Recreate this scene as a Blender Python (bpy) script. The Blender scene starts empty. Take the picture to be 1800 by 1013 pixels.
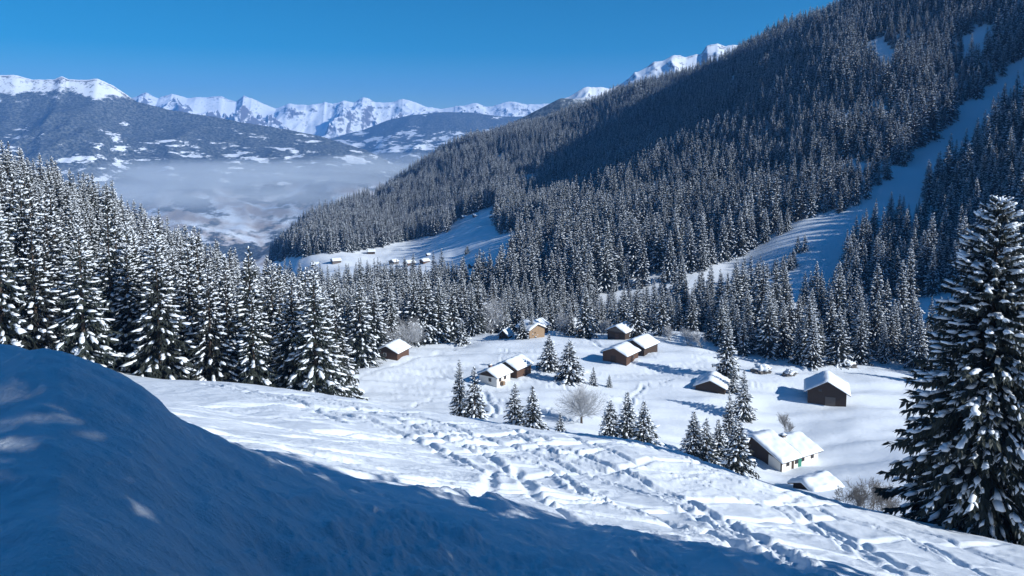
import bpy, math, random
import numpy as np
from mathutils import Vector, Matrix

# ------------------------------------------------------------------ camera, light, exposure
scene = bpy.context.scene
col = scene.collection
F_PX = 1413.0                    # focal length in pixels of the 1800 px wide photograph
PITCH = math.radians(5.5)
SHIFT = (506.5 - 240.0) / F_PX - math.tan(PITCH)   # eye level lies at row 240 of the photograph
cam_d = bpy.data.cameras.new('camera')
cam_d.sensor_width = 36.0
cam_d.lens = 36.0 * F_PX / 1800.0
cam_d.shift_y = -SHIFT * F_PX / 1800.0
cam_d.clip_start = 0.2
cam_d.clip_end = 60000
cam = bpy.data.objects.new('camera', cam_d)
col.objects.link(cam)
cam.location = (0, 0, 0)         # eye 1.7 m above the snow; all heights are relative to the eye
cam.rotation_euler = (math.pi / 2 - PITCH, 0, 0)
scene.camera = cam

SUN_AZ = math.radians(114)       # clockwise from the view direction
SUN_EL = math.radians(27.5)
world = bpy.data.worlds.new('World')
scene.world = world
world.use_nodes = True
wn = world.node_tree
bg = wn.nodes['Background']
sky = wn.nodes.new('ShaderNodeTexSky')
sky.sky_type = 'NISHITA'
sky.sun_disc = False
sky.sun_elevation = SUN_EL
sky.sun_rotation = SUN_AZ
sky.altitude = 1600
sky.air_density = 1.0
sky.dust_density = 0.0
sky.ozone_density = 4.0
hsv = wn.nodes.new('ShaderNodeHueSaturation')
hsv.inputs['Saturation'].default_value = 1.7
hsv.inputs['Hue'].default_value = 0.491
wn.links.new(sky.outputs[0], hsv.inputs['Color'])
wn.links.new(hsv.outputs[0], bg.inputs[0])
bg.inputs[1].default_value = 0.060
sd = bpy.data.lights.new('sun', 'SUN')
sd.energy = 5.0
sd.angle = math.radians(0.53)
sd.color = (1.0, 0.965, 0.91)
sun = bpy.data.objects.new('sun', sd)
col.objects.link(sun)
SUN = Vector((math.cos(SUN_EL) * math.sin(SUN_AZ), math.cos(SUN_EL) * math.cos(SUN_AZ), math.sin(SUN_EL)))
sun.rotation_euler = SUN.to_track_quat('Z', 'Y').to_euler()
sun.location = (60, -40, 80)
vs = scene.view_settings
vs.view_transform = 'Standard'
vs.look = 'None'
vs.exposure = 0.38
vs.gamma = 1.0
vs.use_curve_mapping = False
scene.render.engine = 'CYCLES'
scene.cycles.max_bounces = 6
scene.cycles.diffuse_bounces = 2
scene.cycles.glossy_bounces = 2
scene.cycles.volume_bounces = 2

# ------------------------------------------------------------------ pixel <-> place
CP, SP = math.cos(PITCH), math.sin(PITCH)
def ray(px, py):
    xc = (px - 900.0) / F_PX
    yc = (506.5 - py) / F_PX - SHIFT
    return np.array([xc, CP + yc * SP, -SP + yc * CP])
def at(px, py, Y):
    d = ray(px, py)
    return d * (Y / d[1])
def project(x, y, z):
    fwd = y * CP - z * SP
    up = y * SP + z * CP
    fwd = np.where(fwd < 0.1, 0.1, fwd)
    return 900 + F_PX * x / fwd, 506.5 - F_PX * (up / fwd + SHIFT)

# ------------------------------------------------------------------ noise
def hash2(ix, iy, seed):
    h = (ix.astype(np.int64) * 374761393 + iy.astype(np.int64) * 668265263 + seed * 974711) & 0xFFFFFFFF
    h = ((h ^ (h >> 13)) * 1274126177) & 0xFFFFFFFF
    h = ((h ^ (h >> 16)) * 2246822519) & 0xFFFFFFFF
    return ((h ^ (h >> 15)) & 0xFFFFFF) / float(0xFFFFFF)
def vnoise(x, y, seed=0):
    xi = np.floor(x); yi = np.floor(y)
    fx = x - xi; fy = y - yi
    a0 = 6.2832 * hash2(xi, yi, seed); a1 = 6.2832 * hash2(xi + 1, yi, seed)
    a2 = 6.2832 * hash2(xi, yi + 1, seed); a3 = 6.2832 * hash2(xi + 1, yi + 1, seed)
    u = fx * fx * fx * (fx * (fx * 6 - 15) + 10); v = fy * fy * fy * (fy * (fy * 6 - 15) + 10)
    n0 = np.cos(a0) * fx + np.sin(a0) * fy
    n1 = np.cos(a1) * (fx - 1) + np.sin(a1) * fy
    n2 = np.cos(a2) * fx + np.sin(a2) * (fy - 1)
    n3 = np.cos(a3) * (fx - 1) + np.sin(a3) * (fy - 1)
    return 1.5 * ((n0 * (1 - u) + n1 * u) * (1 - v) + (n2 * (1 - u) + n3 * u) * v)
def fbm(x, y, octv=4, seed=0, gain=0.5):
    s = 0; a = 1.0
    for k in range(octv):
        s = s + a * vnoise(x * 2 ** k + 17.3 * k, y * 2 ** k - 9.1 * k, seed + k)
        a *= gain
    return s
def ridged(x, y, octv=5, seed=0, gain=0.5):
    s = 0; a = 1.0; w = 1.0
    for k in range(octv):
        n = 1 - np.abs(vnoise(x * 2 ** k + 5.3 * k, y * 2 ** k + 3.1 * k, seed + k)) * 1.4
        n = n * n * w
        w = np.clip(n * 1.6, 0, 1)
        s = s + a * n
        a *= gain
    return s
def sstep(a, b, x):
    t = np.clip((x - a) / (b - a), 0, 1)
    return t * t * (3 - 2 * t)

# ------------------------------------------------------------------ terrain shape
GX, GY = -0.201, -0.395        # fall of the ski slope in the foreground
def plane(x, y):
    return -1.7 + GX * x + GY * y
ctrl = []                        # (azimuth, ln r, z / r)
def cp(x, y, z):
    r = math.hypot(x, y)
    ctrl.append((math.atan2(x, y), math.log(r), z / r))
def cpx(px, py, Y, dz=0.0):
    p = at(px, py, Y)
    cp(p[0], p[1], p[2] + dz)
def cpr(az, r, z):
    a = math.radians(az)
    cp(r * math.sin(a), r * math.cos(a), z)
# brow of the foreground slope
for px, py, Y in [(-80, 640, 94), (60, 648, 96), (220, 662, 100), (400, 672, 100), (560, 692, 98), (700, 716, 92), (820, 735, 88), (1000, 762, 83),
                  (1150, 784, 79), (1300, 834, 76), (1400, 862, 73), (1500, 890, 67), (1640, 935, 55), (1800, 964, 49)]:
    cpx(px, py, Y)
    p = at(px, py, Y)
    q = p * 0.62
    cp(q[0], q[1], 0.62 * p[2] - 1.6)
# meadow with the hamlet
for px, py, Y in [(683, 634, 217), (620, 690, 186), (750, 722, 174), (900, 664, 206), (1000, 672, 203), (1083, 637, 225), (1090, 598, 255),
                  (945, 593, 260), (886, 594, 259), (820, 606, 252), (1258, 690, 200), (1458, 714, 194), (1385, 826, 160), (1590, 690, 206),
                  (1510, 645, 232), (1150, 592, 260), (1240, 612, 246), (1700, 740, 185), (1100, 720, 186), (1230, 790, 166)]:
    cpx(px, py, Y)
# below and behind the meadow: brook gully, then the back meadow
for px, Y, z in [(640, 330, -86), (760, 330, -82), (900, 335, -82), (1050, 335, -84), (1180, 330, -80), (1300, 310, -76)]:
    p = at(px, 500, Y); cp(p[0], p[1], z)
for px, py, Y in [(1200, 522, 430), (1300, 482, 450), (1400, 404, 480), (1540, 322, 520), (1650, 262, 560), (1720, 204, 600), (1800, 134, 640),
                  (1400, 505, 405), (1560, 545, 360), (1640, 535, 345), (1800, 430, 385), (1800, 560, 300), (1800, 310, 430), (1640, 440, 420),
                  (1200, 436, 500), (1000, 486, 510), (920, 462, 560), (870, 410, 720),
                  (800, 484, 640), (690, 466, 740), (547, 469, 780), (650, 446, 860), (830, 384, 960), (862, 368, 985), (760, 425, 885),
                  (500, 458, 900), (700, 424, 970), (650, 500, 640), (560, 510, 620), (930, 385, 800)]:
    cpx(px, py, Y)
# wooded hill: ground lies below the tree tops
for px, py, Y, dz in [(470, 440, 1300, -22), (600, 370, 1500, -22), (700, 315, 1700, -22), (780, 270, 1900, -22), (850, 248, 2000, -24),
                      (1000, 195, 1750, -24), (1100, 150, 1500, -24), (1300, 85, 1200, -25), (1490, 0, 950, -25), (1700, -80, 850, -25),
                      (1950, -150, 780, -20),
                      (1000, 350, 850, -12), (1100, 300, 850, -12), (1300, 200, 800, -12), (1500, 100, 750, -12), (1650, 90, 690, -12),
                      (700, 370, 1200, -14), (850, 320, 1250, -14), (1150, 230, 1150, -14), (1350, 330, 580, -8)]:
    cpx(px, py, Y, dz)
for az, r, z in [(-22, 1400, -420), (-19, 1500, -330), (-10, 2700, -620), (0, 3000, -480), (-15, 1900, -430), (15, 2500, -130), (30, 1900, 20), (22, 2100, -20),
                 (-32, 500, -85), (-32, 1000, -300), (-32, 2000, -560), (-60, 1000, -260), (-20, 480, -118), (-20, 900, -240),
                 (-20, 2200, -600), (-32, 3000, -640), (-15, 620, -125), (60, 150, -55), (60, 350, 5), (75, 100, -36), (60, 900, 190), (50, 800, 165), (45, 300, -42),
                 (45, 150, -58), (-60, 60, -3), (-60, 200, 2), (-75, 100, 14), (-45, 300, -24), (-45, 500, -70), (-60, 400, -20), (45, 1500, 190)]:
    cpr(az, r, z)
# wooded hill on the left: tree tops follow the skyline, ground about 21 m lower
for px, py, Y, dz in [(0, 262, 275, -21), (200, 330, 262, -21), (330, 408, 250, -21), (480, 466, 240, -21), (100, 290, 268, -21)]:
    cpx(px, py, Y, dz)
for px, py, Y in [(540, 702, 128), (420, 690, 130), (620, 645, 212), (250, 655, 124)]:
    cpx(px, py, Y)
C = np.array(ctrl)
AZS = 2.2
def tps_k(dx, dy):
    r2 = dx * dx + dy * dy + 1e-9
    return 0.5 * r2 * np.log(r2)
P = np.stack([C[:, 0] * AZS, C[:, 1]], 1)
n = len(P)
K = tps_k(P[:, None, 0] - P[None, :, 0], P[:, None, 1] - P[None, :, 1]) + np.eye(n) * 2e-4
A = np.zeros((n + 3, n + 3)); A[:n, :n] = K
A[:n, n] = 1; A[:n, n + 1:] = P; A[n, :n] = 1; A[n + 1:, :n] = P.T
W = np.linalg.solve(A, np.concatenate([C[:, 2], np.zeros(3)]))
def tps(az, lr):
    out = W[n] + W[n + 1] * az * AZS + W[n + 2] * lr
    for k in range(n):
        out = out + W[k] * tps_k(az * AZS - P[k, 0], lr - P[k, 1])
    return out
def H0(x, y):
    x = np.asarray(x, float); y = np.asarray(y, float)
    r = np.maximum(np.hypot(x, y), 0.3)
    az = np.arctan2(x, y)
    lim = math.radians(72)
    azc = np.clip(az, -lim, lim)
    zr = tps(azc, np.log(np.clip(r, 30, 3000)))
    wb = sstep(math.radians(75), math.radians(115), np.abs(az))
    zr = zr * (1 - wb) + 0.12 * wb
    far = zr * r
    wn_ = sstep(34, 66, r)
    z = plane(x, y) * (1 - wn_) + far * wn_
    # gullies and steps of the wooded hill
    wh = sstep(420, 700, r)
    z = z + wh * 7 * fbm(x / 160.0, y / 260.0, 3, 40)
    z = z + sstep(250, 400, r) * 1.2 * fbm(x / 40.0, y / 40.0, 3, 44)
    wl = sstep(2500, 3000, r)
    return z * (1 - wl) + (-700) * wl

# --- tracks pressed into the snow, kept as two small height maps
rngt = random.Random(7)
NX0, NY0, ND = -46.0, 3.0, 0.085
NW, NHh = 1300, 1250
near_map = np.zeros((NHh, NW), np.float32)
def stamp(mapa, x0, y0, cell, pts, width, depth, berm, rough):
    hh, ww = mapa.shape
    rad = width * 2.2
    for (ax, ay), (bx, by) in zip(pts[:-1], pts[1:]):
        i0 = int((min(ax, bx) - rad - x0) / cell); i1 = int((max(ax, bx) + rad - x0) / cell) + 1
        j0 = int((min(ay, by) - rad - y0) / cell); j1 = int((max(ay, by) + rad - y0) / cell) + 1
        i0 = max(i0, 0); j0 = max(j0, 0); i1 = min(i1, ww); j1 = min(j1, hh)
        if i1 <= i0 or j1 <= j0: continue
        X = x0 + np.arange(i0, i1) * cell; Yv = y0 + np.arange(j0, j1) * cell
        X, Yv = np.meshgrid(X, Yv)
        L2 = (bx - ax) ** 2 + (by - ay) ** 2 + 1e-9
        t = np.clip(((X - ax) * (bx - ax) + (Yv - ay) * (by - ay)) / L2, 0, 1)
        d = np.hypot(X - ax - t * (bx - ax), Yv - ay - t * (by - ay)) / width
        prof = -depth * np.exp(-(d * 1.35) ** 2.4) + berm * np.exp(-((d - 1.25) / 0.38) ** 2)
        blk = mapa[j0:j1, i0:i1]
        new = np.where(np.abs(prof) > np.abs(blk) * 0.92, prof, blk)
        mapa[j0:j1, i0:i1] = new
chop_map = np.zeros((NHh, NW), np.float32)
for k in range(36):
    sx = rngt.uniform(-30, 22); sy = rngt.uniform(8, 88)
    hd = math.radians(rngt.choice([rngt.uniform(20, 45), rngt.uniform(30, 65), rngt.uniform(60, 100)]))
    x, y = sx, sy
    pts = [(x, y)]
    ph = rngt.uniform(0, 6.28); am = rngt.uniform(0.03, 0.28); wl = rngt.uniform(9, 26)
    ln = rngt.uniform(18, 80)
    st = 0.5
    s = 0
    while s < ln:
        a = hd + am * math.sin(ph + s / wl * 6.28)
        x += st * math.sin(a); y += st * math.cos(a); s += st
        pts.append((x, y))
    w = rngt.uniform(0.16, 0.42) * (1 + sy / 100.0)
    dp = rngt.uniform(0.14, 0.30) * (0.6 + w); bm = rngt.uniform(0.03, 0.08)
    stamp(near_map, NX0, NY0, ND, pts, w, dp, bm, 0)
MX0, MY0, MD = -80.0, 120.0, 0.25
MW, MH = 800, 760
mead_map = np.zeros((MH, MW), np.float32)
def bil(mapa, x0, y0, cell, x, y):
    hh, ww = mapa.shape
    u = (x - x0) / cell; v = (y - y0) / cell
    ok = (u >= 0) & (v >= 0) & (u < ww - 1.001) & (v < hh - 1.001)
    u = np.clip(u, 0, ww - 1.002); v = np.clip(v, 0, hh - 1.002)
    i = u.astype(int); j = v.astype(int); fu = u - i; fv = v - j
    r = (mapa[j, i] * (1 - fu) + mapa[j, i + 1] * fu) * (1 - fv) + (mapa[j + 1, i] * (1 - fu) + mapa[j + 1, i + 1] * fu) * fv
    return np.where(ok, r, 0)

BQ = [-1.2, -0.80, -0.66, -0.565, -0.48, -0.445, -0.355, -0.26, -0.195, -0.075, 0.05, 0.2, 0.35]
BH = [0.8, 1.22, 1.47, 1.60, 1.44, 1.20, 0.84, 0.62, 0.46, 0.26, 0.14, 0.05, 0.0]
BQF = np.linspace(-1.2, 0.5, 400)
BHF = np.interp(BQF, BQ, BH)
for _ in range(60):
    BHF[2:-2] = (BHF[:-4] + 2 * BHF[1:-3] + 2 * BHF[2:-2] + 2 * BHF[3:-1] + BHF[4:]) / 8
def bank(x, y):
    # hump of piled snow at the viewer's feet, highest on the left
    q = x / np.maximum(y, 1.0)
    q = q + 0.02 * vnoise(x * 0.9, y * 0.9, 5)
    b = np.interp(q, BQF, BHF) + 0.14 * sstep(-0.40, -0.48, q)
    yc = 8.6 + 1.2 * vnoise(q * 6.0, q * 0 + 2.2, 8)
    f = np.where(y < yc, 0.15 + 0.85 * sstep(0.0, 1.0, y / yc), 1 - sstep(0.0, 1.0, (y - yc) / 13.0))
    return b * f * (y > 0)
def H(x, y):
    x = np.asarray(x, float); y = np.asarray(y, float)
    z = H0(x, y)
    r = np.hypot(x, y)
    b = bank(x, y)
    z = z + b
    # smooth swells
    wm = sstep(120, 170, r) * (1 - sstep(300, 420, r))
    z = z + wm * (0.85 * fbm(x / 26.0 + y / 60.0, y / 11.0, 3, 11) + 0.30 * vnoise(x / 30.0, y / 4.5, 15) + 0.10 * vnoise(x / 12.0 + y / 9.0, y / 2.2, 16))
    wb = sstep(550, 650, r) * (1 - sstep(1000, 1200, r))
    z = z + wb * 1.6 * fbm((x - 0.4 * y) / 60.0, (y + 0.4 * x) / 24.0, 3, 19)
    wn_ = (y > 0) * (1 - sstep(88, 112, r))
    soft = np.clip(1 - sstep(-0.34, -0.46, x / np.maximum(y, 1.0)) * (y < 22) * 0.93, 0.0, 1)
    z = z + wn_ * 0.22 * soft * fbm(x / 5.2, y / 7.5, 3, 21)
    z = z + wn_ * 0.10 * (1 - soft) * fbm(x / 2.2, y / 2.2, 2, 27)
    # chopped powder, streaked along the fall line
    fx = x * 0.89 - y * 0.46; fy = x * 0.46 + y * 0.89
    m = sstep(-0.25, 0.40, fbm(fx / 3.5, fy / 16.0, 3, 31))
    m = m * soft * (1 - sstep(76, 104, r))
    far_ = 1 + r / 45.0
    wx = fx + 0.5 * vnoise(fx / 2.0, fy / 4.0, 51)
    streak = ridged(wx / 1.3, fy / 11.0, 3, 33, 0.55) - 0.85
    lum2 = vnoise(fx / 0.36, fy / 0.55, 36) + 0.6 * vnoise(fx / 0.17, fy / 0.22, 37)
    lum3 = np.maximum(fbm(fx / 0.8, fy / 1.3, 3, 52, 0.6), 0)
    qq = x / np.maximum(y, 1.0)
    calm = 1 - 0.8 * sstep(0.28, 0.5, qq)
    m = m * calm
    cm = np.clip(bil(chop_map, NX0, NY0, ND, x, y), 0, 1.3)
    crumbs = np.maximum(vnoise(x / 0.27, y / 0.30, 71) + 0.5 * vnoise(x / 0.13, y / 0.15, 72) - 0.05, 0)
    clod = np.maximum(fbm(x / 0.75, y / 0.8, 3, 73, 0.6) - 0.15, 0)
    z = z + wn_ * soft * (0.40 * m + cm) * (0.10 * crumbs + 0.04 * clod) * (0.8 + r / 90.0)
    z = z + wn_ * soft * 0.030 * streak * np.minimum(far_, 2.2) * (0.2 + 0.8 * m)
    rough = soft * (1 - sstep(14, 24, r)) * sstep(-0.2, 0.5, fbm(x / 1.9, y / 2.6, 3, 55))
    z = z + wn_ * rough * (0.085 * fbm(x / 0.42, y / 0.6, 4, 56, 0.62) + 0.22 * fbm(x / 1.7, y / 2.2, 2, 58))
    z = z + wn_ * (1 - sstep(16, 26, r)) * (0.10 * fbm(x / 1.5, y / 2.1, 3, 59) + 0.02 * fbm(x / 0.22, y / 0.25, 3, 60))
    z = z + wn_ * m * (0.012 * lum2 * np.minimum(far_, 2.2) + 0.02 * lum3 * np.minimum(far_, 2.0))
    z = z + wn_ * soft * bil(near_map, NX0, NY0, ND, x, y) * (0.15 + 0.85 * sstep(9, 20, r)) * (0.9 + 0.25 * vnoise(x / 1.1, y / 1.1, 38))
    z = z + bil(mead_map, MX0, MY0, MD, x, y)
    return z
def hz(x, y):
    return float(H(np.array([x]), np.array([y]))[0])
def ground_px(px, py, y0=5.0, y1=2400.0):
    """where the ray through a pixel meets the ground"""
    d = ray(px, py)
    Y = np.exp(np.linspace(math.log(y0), math.log(y1), 1500))
    X = d[0] / d[1] * Y; Z = d[2] / d[1] * Y
    g = H(X, Y)
    k = np.argmax(g >= Z)
    if g[k] < Z[k]:
        k = int(np.argmin(Z - g))
    return float(X[k]), float(Y[k]), float(g[k])
def slope_px(px, py):
    d = ray(px, py)
    Y = np.exp(np.linspace(math.log(6.0), math.log(112.0), 900))
    X = d[0] / d[1] * Y; Z = d[2] / d[1] * Y
    g = H0(X, Y) + bank(X, Y)
    k = int(np.argmax(g >= Z))
    if g[k] < Z[k]: k = int(np.argmin(Z - g))
    return float(X[k]), float(Y[k])
# grooves and ploughed rows seen on the ski slope, laid on the ground where the photograph shows them: (pixels, half width, depth, berm, crumbs)
ski = [([(1440, 893), (1480, 915), (1560, 935), (1620, 955), (1680, 985), (1745, 1016)], 0.20, 0.30, 0.05, 0.5),
       ([(1420, 908), (1500, 945), (1570, 985), (1615, 1010)], 0.24, 0.34, 0.06, 0.4),
       ([(1470, 905), (1560, 935), (1640, 972), (1720, 1005)], 0.16, 0.16, 0.10, 1.0),
       ([(1420, 875), (1530, 906), (1590, 928), (1660, 947), (1760, 990)], 0.14, 0.2, 0.05, 0.5),
       ([(1210, 815), (1300, 850), (1380, 882), (1440, 918), (1540, 975)], 0.22, 0.3, 0.08, 1.0),
       ([(1080, 772), (1200, 805), (1300, 842), (1400, 874), (1450, 890)], 0.26, 0.26, 0.08, 0.8),
       ([(908, 826), (922, 854), (963, 885), (1010, 905), (1080, 935)], 0.28, 0.42, 0.06, 0.4),
       ([(760, 750), (787, 757), (840, 784), (898, 811)], 0.3, 0.15, 0.12, 1.2),
       ([(820, 785), (854, 793), (978, 830), (1040, 873), (1100, 900)], 0.3, 0.2, 0.14, 1.3),
       ([(900, 762), (929, 773), (978, 803), (1021, 800), (1060, 790)], 0.3, 0.24, 0.12, 1.2),
       ([(1000, 768), (1024, 775), (1117, 814), (1225, 847), (1330, 890)], 0.24, 0.3, 0.08, 0.8),
       ([(960, 800), (1009, 814), (1102, 839), (1194, 873), (1290, 920)], 0.26, 0.28, 0.10, 1.0),
       ([(1100, 895), (1126, 907), (1207, 926), (1290, 960), (1400, 1010)], 0.32, 0.42, 0.08, 0.8),
       ([(867, 827), (858, 855), (830, 880)], 0.25, 0.3, 0.08, 0.6),
       ([(360, 676), (480, 700), (600, 728), (700, 758), (760, 785)], 0.34, 0.2, 0.10, 1.0),
       ([(500, 692), (640, 722), (760, 762), (850, 800), (960, 860)], 0.34, 0.22, 0.10, 1.1),
       ([(560, 700), (740, 735), (860, 772), (960, 806), (1080, 852), (1200, 896), (1330, 962)], 0.3, 0.26, 0.10, 1.0),
       ([(880, 765), (1000, 792), (1120, 842), (1240, 900), (1380, 985), (1440, 1016)], 0.3, 0.34, 0.10, 1.0),
       ([(1150, 862), (1260, 905), (1340, 950), (1430, 1012)], 0.26, 0.32, 0.08, 0.7),
       ([(1130, 800), (1240, 842), (1340, 880), (1440, 930), (1560, 1000)], 0.2, 0.25, 0.06, 0.6),
       ([(700, 740), (780, 745), (860, 748), (960, 772)], 0.4, 0.15, 0.12, 1.2),
       ([(300, 664), (420, 682), (520, 705), (600, 745)], 0.3, 0.2, 0.08, 0.7),
       ([(640, 735), (720, 765), (790, 800), (860, 835)], 0.3, 0.24, 0.12, 1.2),
       ([(1300, 870), (1400, 905), (1500, 960), (1580, 1010)], 0.18, 0.22, 0.05, 0.5),
       ([(1560, 915), (1640, 942), (1720, 968), (1800, 1000)], 0.14, 0.16, 0.04, 0.3)]
for pix, w_, dp_, bm_, cr_ in ski:
    pw = np.array([slope_px(*q) for q in pix])
    seg = np.hypot(*np.diff(pw, axis=0).T); cum = np.concatenate([[0], np.cumsum(seg)])
    tt = np.arange(0, cum[-1], 0.5)
    xs_ = np.interp(tt, cum, pw[:, 0]); ys_ = np.interp(tt, cum, pw[:, 1])
    for _ in range(6):
        if len(xs_) > 4:
            xs_[1:-1] = (xs_[:-2] + xs_[1:-1] * 2 + xs_[2:]) / 4; ys_[1:-1] = (ys_[:-2] + ys_[1:-1] * 2 + ys_[2:]) / 4
    wob = 0.10 * vnoise(tt / 1.7, tt * 0 + w_ * 50, 91)
    pts = list(zip(xs_ + wob, ys_ + wob))
    dist = float(ys_.mean()) if len(ys_) else 40.0
    stamp(near_map, NX0, NY0, ND, pts, w_ * (1 + dist / 90), dp_ * 0.70 * (1 + dist / 130), bm_ * 1.2, 0)
    stamp(chop_map, NX0, NY0, ND, pts, w_ * 4.0, -cr_, 0.0, 0)
for _ in range(3):               # edges crumble and soften
    near_map[1:-1, :] = (near_map[:-2, :] + 2 * near_map[1:-1, :] + near_map[2:, :]) / 4
    near_map[:, 1:-1] = (near_map[:, :-2] + 2 * near_map[:, 1:-1] + near_map[:, 2:]) / 4
# skid and walking tracks across the meadow, between places found in the photograph
def mtrack(pix, width, depth, berm):
    pts = []
    pw = [ground_px(a, b, 135, 330)[:2] for a, b in pix]
    for (ax, ay), (bx, by) in zip(pw[:-1], pw[1:]):
        nn = max(2, int(math.hypot(bx - ax, by - ay) / 1.5))
        for k in range(nn):
            t = k / nn
            pts.append((ax + (bx - ax) * t + 0.3 * math.sin(k * 0.9), ay + (by - ay) * t + 0.3 * math.cos(k * 1.3)))
    pts.append(pw[-1])
    return pts, width, depth, berm
mt = [mtrack([(600, 668), (700, 640), (780, 618), (860, 598), (900, 590)], 1.1, 0.22, 0.10),
      mtrack([(640, 660), (720, 634), (800, 612), (870, 590)], 0.8, 0.2, 0.1),
      mtrack([(735, 640), (770, 656), (800, 670), (830, 690)], 0.8, 0.22, 0.1),
      mtrack([(700, 718), (760, 700), (850, 686), (930, 690)], 0.7, 0.25, 0.12),
      mtrack([(1010, 590), (1060, 612), (1120, 640), (1180, 655), (1230, 668)], 1.0, 0.3, 0.15),
      mtrack([(960, 610), (1010, 602), (1050, 598)], 0.8, 0.25, 0.12),
      mtrack([(1180, 668), (1130, 680), (1110, 700), (1100, 730)], 0.8, 0.25, 0.2),
      mtrack([(1320, 680), (1370, 682), (1418, 690)], 1.4, 0.1, 0.3),
      mtrack([(850, 690), (870, 720), (860, 735)], 0.9, 0.3, 0.2),
      mtrack([(1030, 655), (1100, 662), (1200, 640), (1240, 634)], 0.7, 0.2, 0.12)]
for _ in range(14):              # footprints and ski lines around the small white house and the pair of spruces
    x0 = rngt.uniform(840, 1000); y0 = rngt.uniform(610, 735)
    mt.append(mtrack([(x0, y0), (x0 + rngt.uniform(-30, 40), y0 + rngt.uniform(-14, 12)), (x0 + rngt.uniform(-20, 70), y0 + rngt.uniform(-22, 16))], 0.45, 0.22, 0.12))
for _ in range(10):
    x0 = rngt.uniform(1030, 1230); y0 = rngt.uniform(610, 700)
    mt.append(mtrack([(x0, y0), (x0 + 30, y0 + rngt.uniform(-8, 10)), (x0 + 70, y0 + rngt.uniform(-6, 16))], 0.4, 0.2, 0.1))
for _ in range(26):
    x0 = rngt.uniform(610, 900); y0 = rngt.uniform(640, 715)
    mt.append(mtrack([(x0, y0), (x0 + 60, y0 - rngt.uniform(2, 14)), (x0 + 120, y0 - rngt.uniform(8, 22))], 0.45, 0.13, 0.06))
for a in mt:
    stamp(mead_map, MX0, MY0, MD, *a, 0)

# ------------------------------------------------------------------ materials
def mat_new(name):
    m = bpy.data.materials.new(name); m.use_nodes = True
    nt = m.node_tree
    return m, nt, nt.nodes['Principled BSDF']
def N(nt, t, **kw):
    nd = nt.nodes.new(t)
    for k, v in kw.items(): setattr(nd, k, v)
    return nd
def simple(name, rgb, rough=0.7, var=0.0, scale=3.0, bump=0.0, stretch=None):
    m, nt, b = mat_new(name)
    b.inputs['Roughness'].default_value = rough
    b.inputs['Base Color'].default_value = (*rgb, 1)
    if var or bump:
        tc = N(nt, 'ShaderNodeTexCoord'); mp = N(nt, 'ShaderNodeMapping')
        if stretch: mp.inputs['Scale'].default_value = stretch
        nz = N(nt, 'ShaderNodeTexNoise'); nz.inputs['Scale'].default_value = scale; nz.inputs['Detail'].default_value = 5
        nt.links.new(tc.outputs['Object'], mp.inputs[0]); nt.links.new(mp.outputs[0], nz.inputs['Vector'])
        if var:
            mx = N(nt, 'ShaderNodeMix', data_type='RGBA')
            mx.inputs[6].default_value = (*[c * (1 - var) for c in rgb], 1)
            mx.inputs[7].default_value = (*[min(1, c * (1 + var)) for c in rgb], 1)
            nt.links.new(nz.outputs['Fac'], mx.inputs[0]); nt.links.new(mx.outputs[2], b.inputs['Base Color'])
        if bump:
            bp = N(nt, 'ShaderNodeBump'); bp.inputs['Strength'].default_value = bump; bp.inputs['Distance'].default_value = 0.05
            nt.links.new(nz.outputs['Fac'], bp.inputs['Height']); nt.links.new(bp.outputs[0], b.inputs['Normal'])
    return m
SNOW = (0.77, 0.85, 0.94)
M = {}
def snow_ground_mat():
    m, nt, b = mat_new('snow_on_ground')
    b.inputs['Base Color'].default_value = (*SNOW, 1)
    b.inputs['Roughness'].default_value = 0.62
    b.inputs['Specular IOR Level'].default_value = 0.25
    g = N(nt, 'ShaderNodeNewGeometry')
    n1 = N(nt, 'ShaderNodeTexNoise'); n1.inputs['Scale'].default_value = 13.0; n1.inputs['Detail'].default_value = 6; n1.inputs['Roughness'].default_value = 0.65
    n2 = N(nt, 'ShaderNodeTexNoise'); n2.inputs['Scale'].default_value = 0.9; n2.inputs['Detail'].default_value = 7; n2.inputs['Roughness'].default_value = 0.6
    nt.links.new(g.outputs['Position'], n1.inputs['Vector']); nt.links.new(g.outputs['Position'], n2.inputs['Vector'])
    b1 = N(nt, 'ShaderNodeBump'); b1.inputs['Strength'].default_value = 0.85; b1.inputs['Distance'].default_value = 0.04
    b2 = N(nt, 'ShaderNodeBump'); b2.inputs['Strength'].default_value = 0.35; b2.inputs['Distance'].default_value = 0.30
    nt.links.new(n1.outputs['Fac'], b1.inputs['Height']); nt.links.new(n2.outputs['Fac'], b2.inputs['Height'])
    nt.links.new(b1.outputs[0], b2.inputs['Normal']); nt.links.new(b2.outputs[0], b.inputs['Normal'])
    return m
M['ground'] = snow_ground_mat()
M['snow'] = simple('settled_snow', SNOW, 0.6, 0.0, 6.0, 0.25)
M['tree_snow'] = simple('snow_on_branches', (0.77, 0.85, 0.94), 0.65)
M['needles'] = simple('spruce_needles', (0.015, 0.022, 0.019), 0.7, 0.5, 1.2)
nt_ = M['needles'].node_tree
oi_ = N(nt_, 'ShaderNodeObjectInfo'); mr_ = N(nt_, 'ShaderNodeMapRange'); mr_.inputs[3].default_value = 0.55; mr_.inputs[4].default_value = 1.7
mm_ = N(nt_, 'ShaderNodeMix', data_type='RGBA', blend_type='MULTIPLY'); mm_.inputs[0].default_value = 1.0
bs_ = nt_.nodes['Principled BSDF']; src_ = bs_.inputs['Base Color'].links[0].from_socket
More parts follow.
